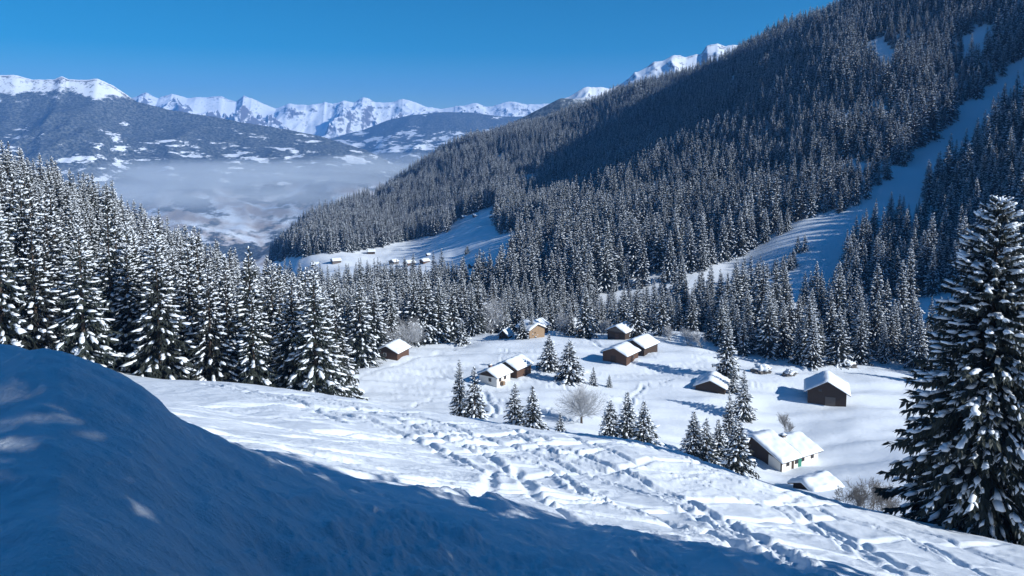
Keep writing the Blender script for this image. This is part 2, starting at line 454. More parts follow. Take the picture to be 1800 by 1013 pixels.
nt_.links.new(oi_.outputs['Random'], mr_.inputs[0]); nt_.links.new(src_, mm_.inputs[6]); nt_.links.new(mr_.outputs[0], mm_.inputs[7]); nt_.links.new(mm_.outputs[2], bs_.inputs['Base Color'])
M['bark'] = simple('bark', (0.055, 0.042, 0.033), 0.9, 0.4, 4.0)
M['frost'] = simple('frosted_twigs', (0.46, 0.49, 0.53), 0.8, 0.35, 2.0)
M['twig'] = simple('bare_twigs', (0.17, 0.165, 0.16), 0.85, 0.3, 2.0)
M['wood_dark'] = simple('weathered_dark_timber', (0.045, 0.030, 0.022), 0.85, 0.45, 2.5, 0.5, (6, 6, 0.5))
M['wood_brown'] = simple('brown_timber', (0.085, 0.047, 0.031), 0.85, 0.45, 2.5, 0.5, (0.4, 0.4, 6))
M['wood_grey'] = simple('grey_timber', (0.11, 0.095, 0.085), 0.85, 0.4, 2.5, 0.5, (0.4, 0.4, 6))
M['wood_light'] = simple('light_timber', (0.26, 0.18, 0.11), 0.8, 0.25, 2.5, 0.4, (0.4, 0.4, 6))
M['plaster'] = simple('white_plaster', (0.74, 0.72, 0.68), 0.9, 0.06, 3.0)
M['green'] = simple('green_paint', (0.03, 0.22, 0.16), 0.5, 0.15, 3.0)
M['glass'] = simple('window_glass', (0.02, 0.025, 0.03), 0.1)
M['white_paint'] = simple('white_paint', (0.75, 0.74, 0.72), 0.6)
M['brick'] = simple('chimney_brick', (0.22, 0.10, 0.075), 0.9, 0.3, 5.0)
M['stone'] = simple('chimney_stone', (0.25, 0.23, 0.21), 0.9, 0.3, 5.0)
M['rock'] = simple('grey_rock', (0.12, 0.115, 0.11), 0.9, 0.4, 1.0, 0.6)

# ------------------------------------------------------------------ mesh helpers
def mesh_np(name, V, Fq, m=None, smooth=True):
    """V (n,3) array, Fq (k,3|4) array of equal sized faces"""
    V = np.asarray(V, np.float32); Fq = np.asarray(Fq, np.int32)
    me = bpy.data.meshes.new(name)
    k = Fq.shape[1]
    me.vertices.add(len(V)); me.vertices.foreach_set('co', V.ravel())
    me.loops.add(Fq.size); me.loops.foreach_set('vertex_index', Fq.ravel())
    me.polygons.add(len(Fq)); me.polygons.foreach_set('loop_start', np.arange(0, Fq.size, k, dtype=np.int32))
    me.polygons.foreach_set('use_smooth', np.full(len(Fq), smooth, bool))
    me.update(calc_edges=True)
    if m: me.materials.append(m)
    return me
def mesh_py(name, V, Fs, m=None, smooth=False):
    me = bpy.data.meshes.new(name)
    me.from_pydata([tuple(v) for v in V], [], [tuple(f) for f in Fs])
    if smooth: me.polygons.foreach_set('use_smooth', np.full(len(me.polygons), True, bool))
    me.update()
    if m: me.materials.append(m)
    return me
def link(name, me, parent=None, loc=None, rz=0.0):
    o = bpy.data.objects.new(name, me); col.objects.link(o)
    if parent: o.parent = parent
    if loc is not None: o.location = loc
    if rz: o.rotation_euler = (0, 0, rz)
    return o
def tag(o, label, cat, group=None):
    o['label'] = label; o['category'] = cat
    if group: o['group'] = group
    return o
def thing(name, label, cat, loc, rz=0.0, group=None, scale=None):
    o = bpy.data.objects.new(name, None); col.objects.link(o)
    o.empty_display_size = 0.5
    o.location = loc; o.rotation_euler = (0, 0, rz)
    if scale is not None: o.scale = scale
    return tag(o, label, cat, group)
def struct(o):
    o['kind'] = 'structure'; return o
def grid_faces(nr, nc, wrap=False):
    i = np.arange(nr - 1)[:, None]; j = np.arange(nc if wrap else nc - 1)[None, :]
    j2 = (j + 1) % nc
    return np.stack([i * nc + j, i * nc + j2, (i + 1) * nc + j2, (i + 1) * nc + j], -1).reshape(-1, 4)

# ------------------------------------------------------------------ the ground
az_in = np.linspace(-37, 37, 760)
az_out = np.concatenate([np.linspace(37, 60, 60)[1:], np.linspace(60, 300, 60)[1:-1], np.linspace(-60, -37, 60)[:-1]])
az = np.radians(np.concatenate([az_in, az_out]))
rr = np.concatenate([np.exp(np.linspace(math.log(0.6), math.log(4.0), 40))[:-1], np.exp(np.arange(math.log(4.0), math.log(125.0), 0.0066)),
                     np.exp(np.arange(math.log(125.6), math.log(300.0), 0.0062)), np.exp(np.arange(math.log(302.0), math.log(3000.0), 0.012))])
R_, A_ = np.meshgrid(rr, az, indexing='ij')
X_ = (R_ * np.sin(A_)).ravel(); Y_ = (R_ * np.cos(A_)).ravel()
Z_ = H(X_, Y_)
V = np.stack([X_, Y_, Z_], 1)
Fq = grid_faces(len(rr), len(az), True)[:, ::-1]
V = np.vstack([V, [[0, 0, -1.7]]])
me = mesh_np('snow_ground', V, Fq, M['ground'])
ground = struct(link('snow_ground', me))

# ------------------------------------------------------------------ the distance: valley floor and mountains
def terrain_mat(name, snow_line, patch, forest_rgb=(0.035, 0.045, 0.045), rocky=False, patch_z=None, brown=0.0, fields=None):
    """forest below the tree line with clearings, bare snow and rock above"""
    m, nt, b = mat_new(name)
    b.inputs['Roughness'].default_value = 0.8
    b.inputs['Specular IOR Level'].default_value = 0.1
    g = N(nt, 'ShaderNodeNewGeometry')
    sep = N(nt, 'ShaderNodeSeparateXYZ'); nt.links.new(g.outputs['Position'], sep.inputs[0])
    sepn = N(nt, 'ShaderNodeSeparateXYZ'); nt.links.new(g.outputs['Normal'], sepn.inputs[0])
    def noise(scale, detail=5, rough=0.55, stretch=(1, 1, 1)):
        mp = N(nt, 'ShaderNodeMapping'); mp.inputs['Scale'].default_value = stretch
        nt.links.new(g.outputs['Position'], mp.inputs[0])
        z = N(nt, 'ShaderNodeTexNoise'); z.inputs['Scale'].default_value = scale; z.inputs['Detail'].default_value = detail; z.inputs['Roughness'].default_value = rough
        nt.links.new(mp.outputs[0], z.inputs['Vector'])
        return z.outputs['Fac']
    def math_(op, a, bb, clamp=False):
        q = N(nt, 'ShaderNodeMath', operation=op); q.use_clamp = clamp
        for i, v in ((0, a), (1, bb)):
            if isinstance(v, (int, float)): q.inputs[i].default_value = v
            else: nt.links.new(v, q.inputs[i])
        return q.outputs[0]
    def ramp(v, lo, hi):
        q = N(nt, 'ShaderNodeMapRange'); q.inputs[1].default_value = lo; q.inputs[2].default_value = hi
        nt.links.new(v, q.inputs[0]); return q.outputs[0]
    def mix(f, c1, c2):
        q = N(nt, 'ShaderNodeMix', data_type='RGBA')
        if isinstance(f, (int, float)): q.inputs[0].default_value = f
        else: nt.links.new(f, q.inputs[0])
        for i, c in ((6, c1), (7, c2)):
            if isinstance(c, tuple): q.inputs[i].default_value = (*c, 1)
            else: nt.links.new(c, q.inputs[i])
        return q.outputs[2]
    snow = SNOW
    speck = ramp(noise(0.055, 3, 0.7), 0.42, 0.68)
    forest = mix(speck, forest_rgb, tuple(0.10 + 2.4 * c for c in forest_rgb))
    big = noise(0.0058, 8, 0.68, (0.7, 0.8, 3.0))
    pf = ramp(big, patch, patch + 0.035)
    if patch_z is not None:      # clearings mostly on the gentler lower slopes
        zc, zw = patch_z
        dz = math_('DIVIDE', math_('SUBTRACT', sep.outputs[2], zc), zw)
        near = math_('SUBTRACT', 1.0, math_('MULTIPLY', dz, dz), True)
        pf = ramp(math_('ADD', big, math_('MULTIPLY', near, 0.13)), patch, patch + 0.03)
    snowc = snow
    if brown:
        bn = ramp(noise(0.004, 4), 0.45, 0.6)
        snowc = mix(math_('MULTIPLY', bn, brown), snow, (0.34, 0.29, 0.24))
    low = mix(pf, forest, snowc)
    if fields is not None:       # farmland on the valley side
        fn = noise(0.0048, 7, 0.65, (0.8, 0.6, 2.0))
        ff = math_('MULTIPLY', ramp(fn, 0.47, 0.52), ramp(sep.outputs[2], fields + 40, fields - 40))
        low = mix(ff, low, mix(ramp(noise(0.006, 3), 0.4, 0.6), snow, (0.40, 0.34, 0.29)))
    line = math_('ADD', sep.outputs[2], math_('MULTIPLY', math_('SUBTRACT', noise(0.0045, 7, 0.68), 0.5), 420.0))
    up = ramp(line, snow_line - 12, snow_line + 12)
    upc = snow
    if rocky:
        st = math_('ADD', sepn.outputs[2], math_('MULTIPLY', math_('SUBTRACT', noise(0.022, 7, 0.75), 0.5), 1.15))
        rk = ramp(st, rocky + 0.06, rocky - 0.06)
        upc = mix(rk, snow, (0.13, 0.125, 0.13))
    c = mix(up, low, upc)
    nt.links.new(c, b.inputs['Base Color'])
    return m
def interp(xs, ys, x):
    return np.interp(x, xs, ys)
def mountain(name, D, pix, front, back, base, rough, seed, m, rug=0.0, nu=420, nv=120, wig=0.0, ext=(0, 0), gul=1.0, jag=0.0, rw=1500.0):
    """a range whose crest runs through the given skyline points at distance D"""
    az_p, h_p = [], []
    for px, py in pix:
        d = ray(px, py); s = D / d[1]
        az_p.append(d[0] * s); h_p.append(d[2] * s)
    xs = np.linspace(az_p[0] - ext[0], az_p[-1] + ext[1], nu)
    crest = np.interp(xs, az_p, h_p)
    crest = crest + jag * (ridged(xs / (D * 0.045), xs * 0 + seed, 5, seed + 3, 0.6) - 1.1)
    v = np.concatenate([-np.linspace(1, 0, int(nv * 0.7)) ** 1.25, np.linspace(0, 1, nv - int(nv * 0.7) + 1)[1:]])
    Xg, Vg = np.meshgrid(xs, v)
    off = np.where(Vg < 0, Vg * front, Vg * back)
    Yg = D + off + wig * fbm(Xg / 2500.0, Xg * 0 + seed, 2, seed)
    Xg = Xg * (1 + off / D * 0.75)
    t = np.abs(Vg)
    prof = np.where(Vg < 0, 1 - t ** 0.85, 1 - t ** 0.9)
    cr = np.broadcast_to(crest, Xg.shape)
    Z = base + (cr - base) * prof
    amp = rough * np.sin(np.clip(t, 0, 1) * math.pi) ** 0.7
    Z = Z + amp * (fbm(Xg / 900.0, Yg / 1400.0, 5, seed) * 0.9 + gul * (ridged(Xg / 1000.0, Yg / 2600.0, 4, seed + 9) - 0.9))
    if rug:
        Z = Z + rug * (ridged(Xg / rw, Yg / (rw * 1.27), 6, seed + 20, 0.58) - 1.1) * np.clip(0.12 + t * 3, 0, 1) * (1 - t ** 3)
    V = np.stack([Xg.ravel(), Yg.ravel(), Z.ravel()], 1)
    o = struct(link(name, mesh_np(name, V, grid_faces(len(v), nu), m)))
    return o
vfx = np.linspace(-13000, 13000, 260); vfy = np.linspace(-5000, 15400, 240)
Xg, Yg = np.meshgrid(vfx, vfy)
Zg = -690 + 28 * fbm(Xg / 900.0, Yg / 900.0, 4, 61) + 70 * fbm(Xg / 3000.0, Yg / 3000.0, 2, 66)
Zg = Zg - 60 * (np.hypot(Xg, Yg) < 2500)
M['valley'] = terrain_mat('valley_fields_and_woods', 5000, 0.53, (0.04, 0.05, 0.05), brown=0.75)
struct(link('valley_floor', mesh_np('valley_floor', np.stack([Xg.ravel(), Yg.ravel(), Zg.ravel()], 1), grid_faces(240, 260), M['valley'])))
M['m1'] = terrain_mat('wooded_mountainside', 285, 0.665, rocky=0.70, patch_z=(-120, 240), fields=-330)
mountain('wooded_mountain', 6200, [(-420, 150), (-200, 112), (-80, 120), (0, 131), (30, 131), (56, 139), (95, 139), (108, 133), (120, 139), (150, 141), (172, 139), (200, 152), (240, 178),
         (300, 192), (420, 214), (500, 226), (560, 238), (640, 262), (720, 300), (800, 345)], 2600, 1500, -660, 75, 71, M['m1'], rug=45, jag=4, nu=520, nv=170, ext=(2500, 300))
M['m2'] = terrain_mat('snowbound_rock_range', -3000, 0.9, rocky=0.70)
mountain('snowy_mountain_range', 12500, [(100, 190), (200, 176), (240, 166), (256, 161), (278, 170), (302, 163), (330, 169), (385, 166), (415, 174), (428, 163), (455, 176), (485, 187), (510, 180),
         (540, 185), (570, 181), (585, 184), (605, 174), (622, 177), (638, 170), (660, 178), (690, 180), (708, 174), (730, 180), (752, 188), (772, 191), (800, 188),
         (838, 183), (855, 188), (905, 180), (925, 184), (960, 182), (1040, 180), (1150, 185)], 4200, 2500, -500, 110, 82, M['m2'], rug=230, jag=14, rw=1150.0, nu=1100, nv=260, ext=(600, 600))
M['m3'] = terrain_mat('wooded_foothills', 900, 0.63, patch_z=(-100, 220))
mountain('wooded_foothill', 9200, [(480, 262), (560, 246), (600, 238), (640, 228), (680, 212), (720, 203), (780, 197), (830, 198), (880, 205), (930, 205), (1000, 200), (1100, 200), (1200, 215)],
         3200, 1800, -660, 70, 93, M['m3'], nu=300, nv=110, ext=(300, 500))
M['m5'] = terrain_mat('wooded_spur', 150, 0.70)
mountain('wooded_spur', 3500, [(420, 520), (560, 430), (640, 378), (700, 330), (760, 285), (800, 264), (850, 240), (900, 216), (940, 196), (985, 173), (1010, 174), (1040, 170), (1100, 160), (1250, 130), (1400, 100)],
         1300, 900, -600, 30, 104, M['m5'], nu=260, nv=100, ext=(200, 500), gul=0.5)
M['m4'] = terrain_mat('snowbound_ridge', -3000, 0.9, rocky=0.62)
mountain('snowy_ridge', 5000, [(900, 230), (985, 172), (1000, 168), (1030, 156), (1057, 152), (1072, 155), (1090, 148), (1110, 135), (1150, 108), (1165, 106), (1186, 97), (1205, 98), (1232, 92), (1242, 78),
         (1262, 74), (1275, 80), (1300, 79), (1330, 72), (1380, 66), (1500, 40), (1700, 10)], 1600, 1000, -300, 40, 115, M['m4'], rug=110, jag=5, rw=520.0, nu=620, nv=200, ext=(100, 500))

# ------------------------------------------------------------------ spruces
def rodrigues(v, k, a):
    return v * math.cos(a) + np.cross(k, v) * math.sin(a) + k * np.dot(k, v) * (1 - math.cos(a))
ICO_V = []
_t = (1 + 5 ** 0.5) / 2
for a, b in ((-1, _t), (1, _t), (-1, -_t), (1, -_t)): ICO_V.append((a, b, 0))
for a, b in ((-1, _t), (1, _t), (-1, -_t), (1, -_t)): ICO_V.append((0, a, b))
for a, b in ((-1, _t), (1, _t), (-1, -_t), (1, -_t)): ICO_V.append((b, 0, a))
ICO_V = np.array(ICO_V) / math.hypot(1, _t)
ICO_F = np.array([(0, 11, 5), (0, 5, 1), (0, 1, 7), (0, 7, 10), (0, 10, 11), (1, 5, 9), (5, 11, 4), (11, 10, 2), (10, 7, 6), (7, 1, 8), (3, 9, 4), (3, 4, 2), (3, 2, 6),
                  (3, 6, 8), (3, 8, 9), (4, 9, 5), (2, 4, 11), (6, 2, 10), (8, 6, 7), (9, 8, 1)])
OCT_V = np.array([(1, 0, 0), (-1, 0, 0), (0, 1, 0), (0, -1, 0), (0, 0, 1), (0, 0, -0.6)], float)
OCT_F = np.array([(0, 2, 4), (2, 1, 4), (1, 3, 4), (3, 0, 4), (2, 0, 5), (1, 2, 5), (3, 1, 5), (0, 3, 5)])
def spruce_parts(seed, Ht, R, dz, per, twigs, snow=1.0, tip=0.5, low=0.05, pw=1.0, fine=1.0, lumps=2, small=4, gappy=0.0):
    rg = np.random.default_rng(seed)
    nV, nF, sV, sF, nn, ns = [], [], [], [], 0, 0
    up = np.array([0, 0, 1.0])
    z = low * Ht
    while z < Ht * 0.985:
        t = z / Ht
        env = R * min(1.0, (1 - t) ** pw * 1.05 + 0.03) * (0.72 + 0.28 * min(1, t / 0.08 + 0.3))
        k = per if t < 0.8 else max(3, int(per * 0.7))
        ph0 = rg.uniform(0, 6.28)
        for j in range(k):
            if rg.random() < gappy: continue
            a = ph0 + 6.283 * j / k + rg.normal(0, 0.22)
            L = env * rg.uniform(0.70, 1.14)
            out = np.array([math.cos(a), math.sin(a), 0])
            side = np.array([-out[1], out[0], 0])
            e0 = math.radians(-12 + 45 * t ** 1.5 + rg.normal(0, 6))
            dr = 0.30 * (1 - 0.75 * t) + rg.uniform(0, 0.12)
            z0 = z + rg.uniform(-dz * 0.5, dz * 0.5)
            def pos(s):
                return out * (L * s * math.cos(e0)) + up * (z0 + L * s * math.sin(e0) - dr * L * s * s + 0.10 * L * s ** 4)
            nt_ = max(4, int(twigs * (0.35 + 0.65 * L / R)))
            for q in range(nt_):
                s = 0.12 + 0.88 * ((q + rg.random()) / nt_) ** 0.85
                p = pos(s); tg = pos(min(1.02, s + 0.05)) - pos(s - 0.03); tg /= np.linalg.norm(tg) + 1e-9
                sg = 1 if (q & 1) else -1
                kind = rg.random()
                if kind < 0.62:
                    d = tg * rg.uniform(0.5, 0.95) + side * sg * rg.uniform(0.35, 0.9) * (1.15 - 0.6 * s) - up * rg.uniform(0.05, 0.45)
                elif kind < 0.86:
                    d = tg * rg.uniform(0.1, 0.6) + side * sg * rg.uniform(0, 0.4) - up * rg.uniform(0.6, 1.0)
                else:
                    d = tg + side * sg * 0.15 + up * rg.uniform(-0.15, 0.25)
                d /= np.linalg.norm(d)
                tl = (0.24 + 0.24 * L) * rg.uniform(0.6, 1.2) * fine * (1.1 - 0.35 * s)
                tl = min(tl, 1.1 * fine + 0.15)
                wd = np.cross(d, up + rg.normal(0, 0.45, 3)); wd /= np.linalg.norm(wd) + 1e-9
                w = tl * rg.uniform(0.13, 0.22)
                p0 = p - d * 0.05
                nV += [p0, p + d * tl * 0.45 + wd * w, p + d * tl - up * tl * 0.12, p + d * tl * 0.5 - wd * w]
                nF.append((nn, nn + 1, nn + 2, nn + 3)); nn += 4
                if kind < 0.62 and q % max(1, nt_ // max(1, small)) == 0 and s > 0.25 and rg.random() < 0.8 * snow:
                    c = p + d * tl * 0.5 + up * 0.05
                    e1 = d; e2 = np.cross(up, e1); e2 /= np.linalg.norm(e2) + 1e-9; e3 = np.cross(e1, e2)
                    S = OCT_V * (1 + rg.normal(0, 0.12, (6, 1)))
                    sV.append(c + S[:, :1] * e1 * tl * 0.50 + S[:, 1:2] * e2 * w * rg.uniform(0.7, 1.15) + S[:, 2:] * e3 * 0.08 * fine)
                    sF.append(OCT_F + ns); ns += 6
            if L > 0.25:
                for q in range(lumps):
                    if rg.random() > 0.86 * snow: continue
                    s = rg.uniform(0.45, 0.98) if q else rg.uniform(0.72, 1.0)
                    p = pos(s); e1 = pos(min(1.03, s + 0.06)) - pos(s - 0.06); e1 /= np.linalg.norm(e1)
                    e2 = np.cross(up, e1); e2 /= np.linalg.norm(e2) + 1e-9; e3 = np.cross(e1, e2)
                    ln = min(0.75, (0.15 + 0.18 * L)) * rg.uniform(0.6, 1.15) * tip * 2
                    wdt = ln * rg.uniform(0.30, 0.58); th = min(0.15, 0.05 + 0.30 * wdt) * rg.uniform(0.8, 1.3)
                    S = ICO_V * (1 + rg.normal(0, 0.24, (12, 1)))
                    pts = p + up * th * 0.7 + S[:, :1] * e1 * ln + S[:, 1:2] * e2 * wdt + S[:, 2:] * e3 * th
                    pts[:, 2] -= 0.35 * (S[:, 1] ** 2) * wdt * 0.6
                    sV.append(pts); sF.append(ICO_F + ns); ns += 12
        z += dz * (1.0 - 0.45 * t) * rg.uniform(0.75, 1.25)
    # leader and its cap of snow
    nV += [np.array([0.05, 0, Ht * 0.95]), np.array([0, 0.05, Ht * 0.95]), np.array([0, 0, Ht * 1.01]), np.array([-0.05, -0.03, Ht * 0.95])]
    nF.append((nn, nn + 1, nn + 2, nn + 3))
    sV.append(ICO_V * np.array([0.10, 0.10, 0.22]) + np.array([0, 0, Ht * 0.985])); sF.append(ICO_F + ns)
    # trunk
    tv, tf = [], []
    rings = 9; sg = 8
    for i in range(rings):
        t = i / (rings - 1); r = 0.0155 * Ht * (1 - t) ** 0.9 + 0.012 + (0.08 if i == 0 else 0)
        for k in range(sg):
            tv.append((r * math.cos(6.283 * k / sg), r * math.sin(6.283 * k / sg), -0.8 + t * (Ht * 0.98 + 0.8)))
    for i in range(rings - 1):
        for k in range(sg):
            k2 = (k + 1) % sg
            tf.append((i * sg + k, i * sg + k2, (i + 1) * sg + k2, (i + 1) * sg + k))
    return (np.array(nV), np.array(nF)), (np.vstack(sV), np.vstack(sF)), (np.array(tv), np.array(tf))
class Proto: pass
def proto(seed, name, **kw):
    p = Proto(); p.h = kw['Ht']; p.r = kw['R']
    (a, b), (c, d), (e, f) = spruce_parts(seed, **kw)
    p.crown = mesh_np('spruce_crown', a, b, M['needles'], False)
    p.snow = mesh_np('spruce_snow', c, d, M['tree_snow'], True)
    p.trunk = mesh_np('spruce_trunk', e, f, M['bark'], True)
    p.raw = ((a, b), (c, d), (e, f))
    return p
protos = [proto(101, 'a', Ht=20, R=4.3, dz=0.70, per=8, twigs=24, snow=0.50, tip=0.48, small=3, lumps=3),
          proto(102, 'b', Ht=20, R=3.8, dz=0.68, per=8, twigs=23, snow=0.54, pw=0.85, tip=0.47, small=3, lumps=3),
          proto(103, 'c', Ht=20, R=4.6, dz=0.74, per=8, twigs=25, snow=0.46, pw=1.05, tip=0.50, small=3, lumps=3),
          proto(104, 'd', Ht=20, R=4.1, dz=0.72, per=7, twigs=26, snow=0.42, gappy=0.08, tip=0.48, small=3, lumps=3),
          proto(105, 'e', Ht=20, R=3.5, dz=0.68, per=7, twigs=23, snow=0.56, pw=0.8, tip=0.48, small=3, lumps=3)]
small_protos = [proto(111, 's1', Ht=10, R=2.9, dz=0.44, per=7, twigs=19, snow=0.6, low=0.03, small=2),
                proto(112, 's2', Ht=10, R=2.5, dz=0.44, per=6, twigs=18, snow=0.5, low=0.03, small=2, gappy=0.1),
                proto(113, 's3', Ht=10, R=3.2, dz=0.46, per=7, twigs=20, snow=0.62, low=0.03, small=2, pw=0.9)]
hero_proto = proto(131, 'hero', Ht=27, R=7.0, dz=0.46, per=11, twigs=84, snow=0.52, low=0.02, pw=0.68, fine=0.62, lumps=6, small=16, tip=0.36)
rg = random.Random(3)
def spruce(pr, x, y, h, label, group=None, rz=None, wide=1.0, name='spruce_tree', z=None):
    if z is None: z = hz(x, y)
    s = h / pr.h
    t = thing(name, label, 'spruce tree', (x, y, z - 0.15), rz if rz is not None else rg.uniform(0, 6.28), group, (s * wide, s * wide, s))
    link('trunk', pr.trunk, t)
    c = link('crown', pr.crown, t)
    sn = link('snow', pr.snow, c)
    sn['kind'] = 'stuff'
    return t

# forest candidates ------------------------------------------------------------
def inside(poly, px, py):
    c = np.zeros(px.shape, bool)
    for (x0, y0), (x1, y1) in zip(poly, poly[1:] + poly[:1]):
        cond = ((y0 > py) != (y1 > py)) & (px < (x1 - x0) * (py - y0) / (y1 - y0 + 1e-9) + x0)
        c ^= cond
    return c
open_polys = [
    # back meadow
    [(300, 480), (495, 459), (560, 447), (640, 441), (700, 429), (785, 408), (800, 386), (872, 362), (870, 412), (884, 414), (932, 400), (946, 372), (952, 398), (905, 442),
     (898, 470), (890, 506), (700, 512), (500, 520), (300, 560)],
    # gully of snow in the wooded hill
    [(946, 446), (1020, 378), (1026, 392), (960, 470)],
    # long clearing that climbs the hill
    [(1040, 520), (1100, 512), (1200, 492), (1330, 442), (1415, 388), (1500, 372), (1540, 332), (1620, 268), (1700, 190), (1810, 96), (1810, 190), (1730, 262), (1655, 312),
     (1580, 372), (1520, 412), (1478, 462), (1490, 540), (1640, 520), (1900, 505), (1900, 600), (1640, 600), (1480, 575), (1330, 560), (1230, 556), (1040, 545)],
    [(1540, 95), (1580, 85), (1590, 130), (1545, 132)], [(1690, 75), (1740, 40), (1745, 90), (1700, 120)], [(905, 312), (945, 305), (940, 330), (905, 334)],
    [(648, 355), (690, 350), (684, 364), (650, 366)]]
gx, gy = np.meshgrid(np.arange(-1000, 1300, 7.4), np.arange(286, 2450, 7.4))
jr = np.random.default_rng(5)
gx = (gx + jr.uniform(-2.9, 2.9, gx.shape)).ravel(); gy = (gy + jr.uniform(-2.9, 2.9, gy.shape)).ravel()
gz = H0(gx, gy)
ppx, ppy = project(gx, gy, gz)
rr_ = np.hypot(gx, gy)
keep = (ppx > -250) & (ppx < 2100) & (ppy < 640)
keep &= ~((gy < 2000) & (gx < -0.26 * gy - 60) & (gy > 330))           # open valley on the left
for pl in open_polys: keep &= ~inside(pl, ppx, ppy)
meadow_world = [(-60, 150), (-62, 214), (-38, 246), (-18, 262), (12, 292), (50, 286), (75, 268), (88, 252), (110, 240), (140, 230), (150, 180), (100, 120)]
keep &= ~inside(meadow_world, gx, gy)
keep &= (fbm(gx / 45.0, gy / 45.0, 3, 77) > -0.52)
fxs, fys = gx[keep], gy[keep]
fh = (12 + 20 * jr.random(len(fxs)) ** 0.7) * (0.95 + 0.3 * fbm(fxs / 90, fys / 90, 2, 79))
belt = (fys < 440) & (fxs < 70)
fh = np.where(belt, np.clip(fh, 10, 40) * 0.74, fh)
forest = [(x, y, h, 'hill') for x, y, h in zip(fxs, fys, fh)]
# dense wood on the left, above the ski slope
gx, gy = np.meshgrid(np.arange(-260, 10, 6.2), np.arange(104, 340, 6.2))
gx = (gx + jr.uniform(-2.4, 2.4, gx.shape)).ravel(); gy = (gy + jr.uniform(-2.4, 2.4, gy.shape)).ravel()
wood_poly = [(-40, 124), (-33, 128), (-29, 136), (-32, 150), (-42, 176), (-52, 205), (-44, 222), (-36, 236), (-22, 262), (-8, 282), (-6, 300), (-60, 330), (-262, 335), (-262, 95), (-70, 112), (-55, 117)]
kp = inside(wood_poly, gx, gy)
gx, gy = gx[kp], gy[kp]
gh = jr.uniform(15, 24, len(gx)) + 3.5 * (gy < 165)
forest += [(x, y, h, 'left') for x, y, h in zip(gx, gy, gh)]
# edge of the meadow on the right
gx, gy = np.meshgrid(np.arange(50, 190, 5.4), np.arange(200, 300, 5.4))
gx = (gx + jr.uniform(-2.4, 2.4, gx.shape)).ravel(); gy = (gy + jr.uniform(-2.4, 2.4, gy.shape)).ravel()
right_poly = [(63, 262), (64, 244), (74, 236), (86, 226), (96, 228), (104, 236), (112, 240), (122, 228), (130, 206), (185, 200), (185, 262), (120, 272), (90, 272)]
kp = inside(right_poly, gx, gy) & (jr.random(len(gx)) < 0.75)
gx, gy = gx[kp], gy[kp]
forest += [(x, y, h, 'right') for x, y, h in zip(gx, gy, jr.uniform(12, 22, len(gx)))]
fa = np.array([(a, b, c) for a, b, c, _ in forest])
fz = H0(fa[:, 0], fa[:, 1])
fpx, fpy = project(fa[:, 0], fa[:, 1], fz + fa[:, 2] * 0.6)
# the trees that show largest: paint coarse silhouettes from front to back and count what stays visible
rad_ = np.hypot(fa[:, 0], fa[:, 1])
tpx, tpy = project(fa[:, 0], fa[:, 1], fz + fa[:, 2])
bpx, bpy_ = project(fa[:, 0], fa[:, 1], fz)
cover = np.zeros((254, 450), bool)
size = np.zeros(len(fa))
for i in np.argsort(rad_):
    if rad_[i] > 520: break
    x0, y0_, y1_ = tpx[i] / 4, tpy[i] / 4, bpy_[i] / 4
    hh_ = y1_ - y0_
    for yy in range(max(0, int(y0_)), min(254, int(y1_) + 1)):
        w_ = 0.17 * hh_ * (yy - y0_ + 0.5) / max(hh_, 1) + 0.4
        a_, b_ = max(0, int(x0 - w_)), min(450, int(x0 + w_) + 1)
        if b_ > a_:
            size[i] += (~cover[yy, a_:b_]).sum(); cover[yy, a_:b_] = True
order = np.argsort(-size)
NIND = 262
labels = {'left': ('tall snow-laden spruce in the dense wood behind the shaded snow bank', 'spruces of the dense wood behind the snow bank'),
          'right': ('snowy spruce in the wood beside the large black barn', 'spruces of the wood beside the black barn'),
          'hill': ('snowy spruce in the belt of trees behind the hamlet', 'spruces of the tree belt behind the hamlet')}
single = set(order[:NIND].tolist())
for i in order[:NIND]:
    x, y, h, kd = forest[i]
    lab, grp = labels[kd]
    if kd == 'left':
        if y < 128 + 0.14 * (x + 40): lab, grp = 'front-row snow-laden spruce of the dense wood, rooted at the ski slope', 'front-row spruces of the dense wood'
        elif y > 205 and x > -75: lab, grp = 'snowy spruce of the dense wood close behind the log hut', 'spruces behind the log hut'
        elif y > 240: lab, grp = 'spruce on the upper rim of the dense wood, tip against the valley haze', 'rim spruces of the dense wood'
    elif kd == 'hill' and y > 380: lab, grp = 'snowy spruce on the wooded hill across the brook', 'spruces on the wooded hill across the brook'
    spruce(protos[int(jr.integers(0, 5))], x, y, h, lab, grp, z=float(fz[i]) - 0.2, wide=float(jr.uniform(0.85, 1.12)))
rest = np.array([i for i in range(len(forest)) if i not in single])
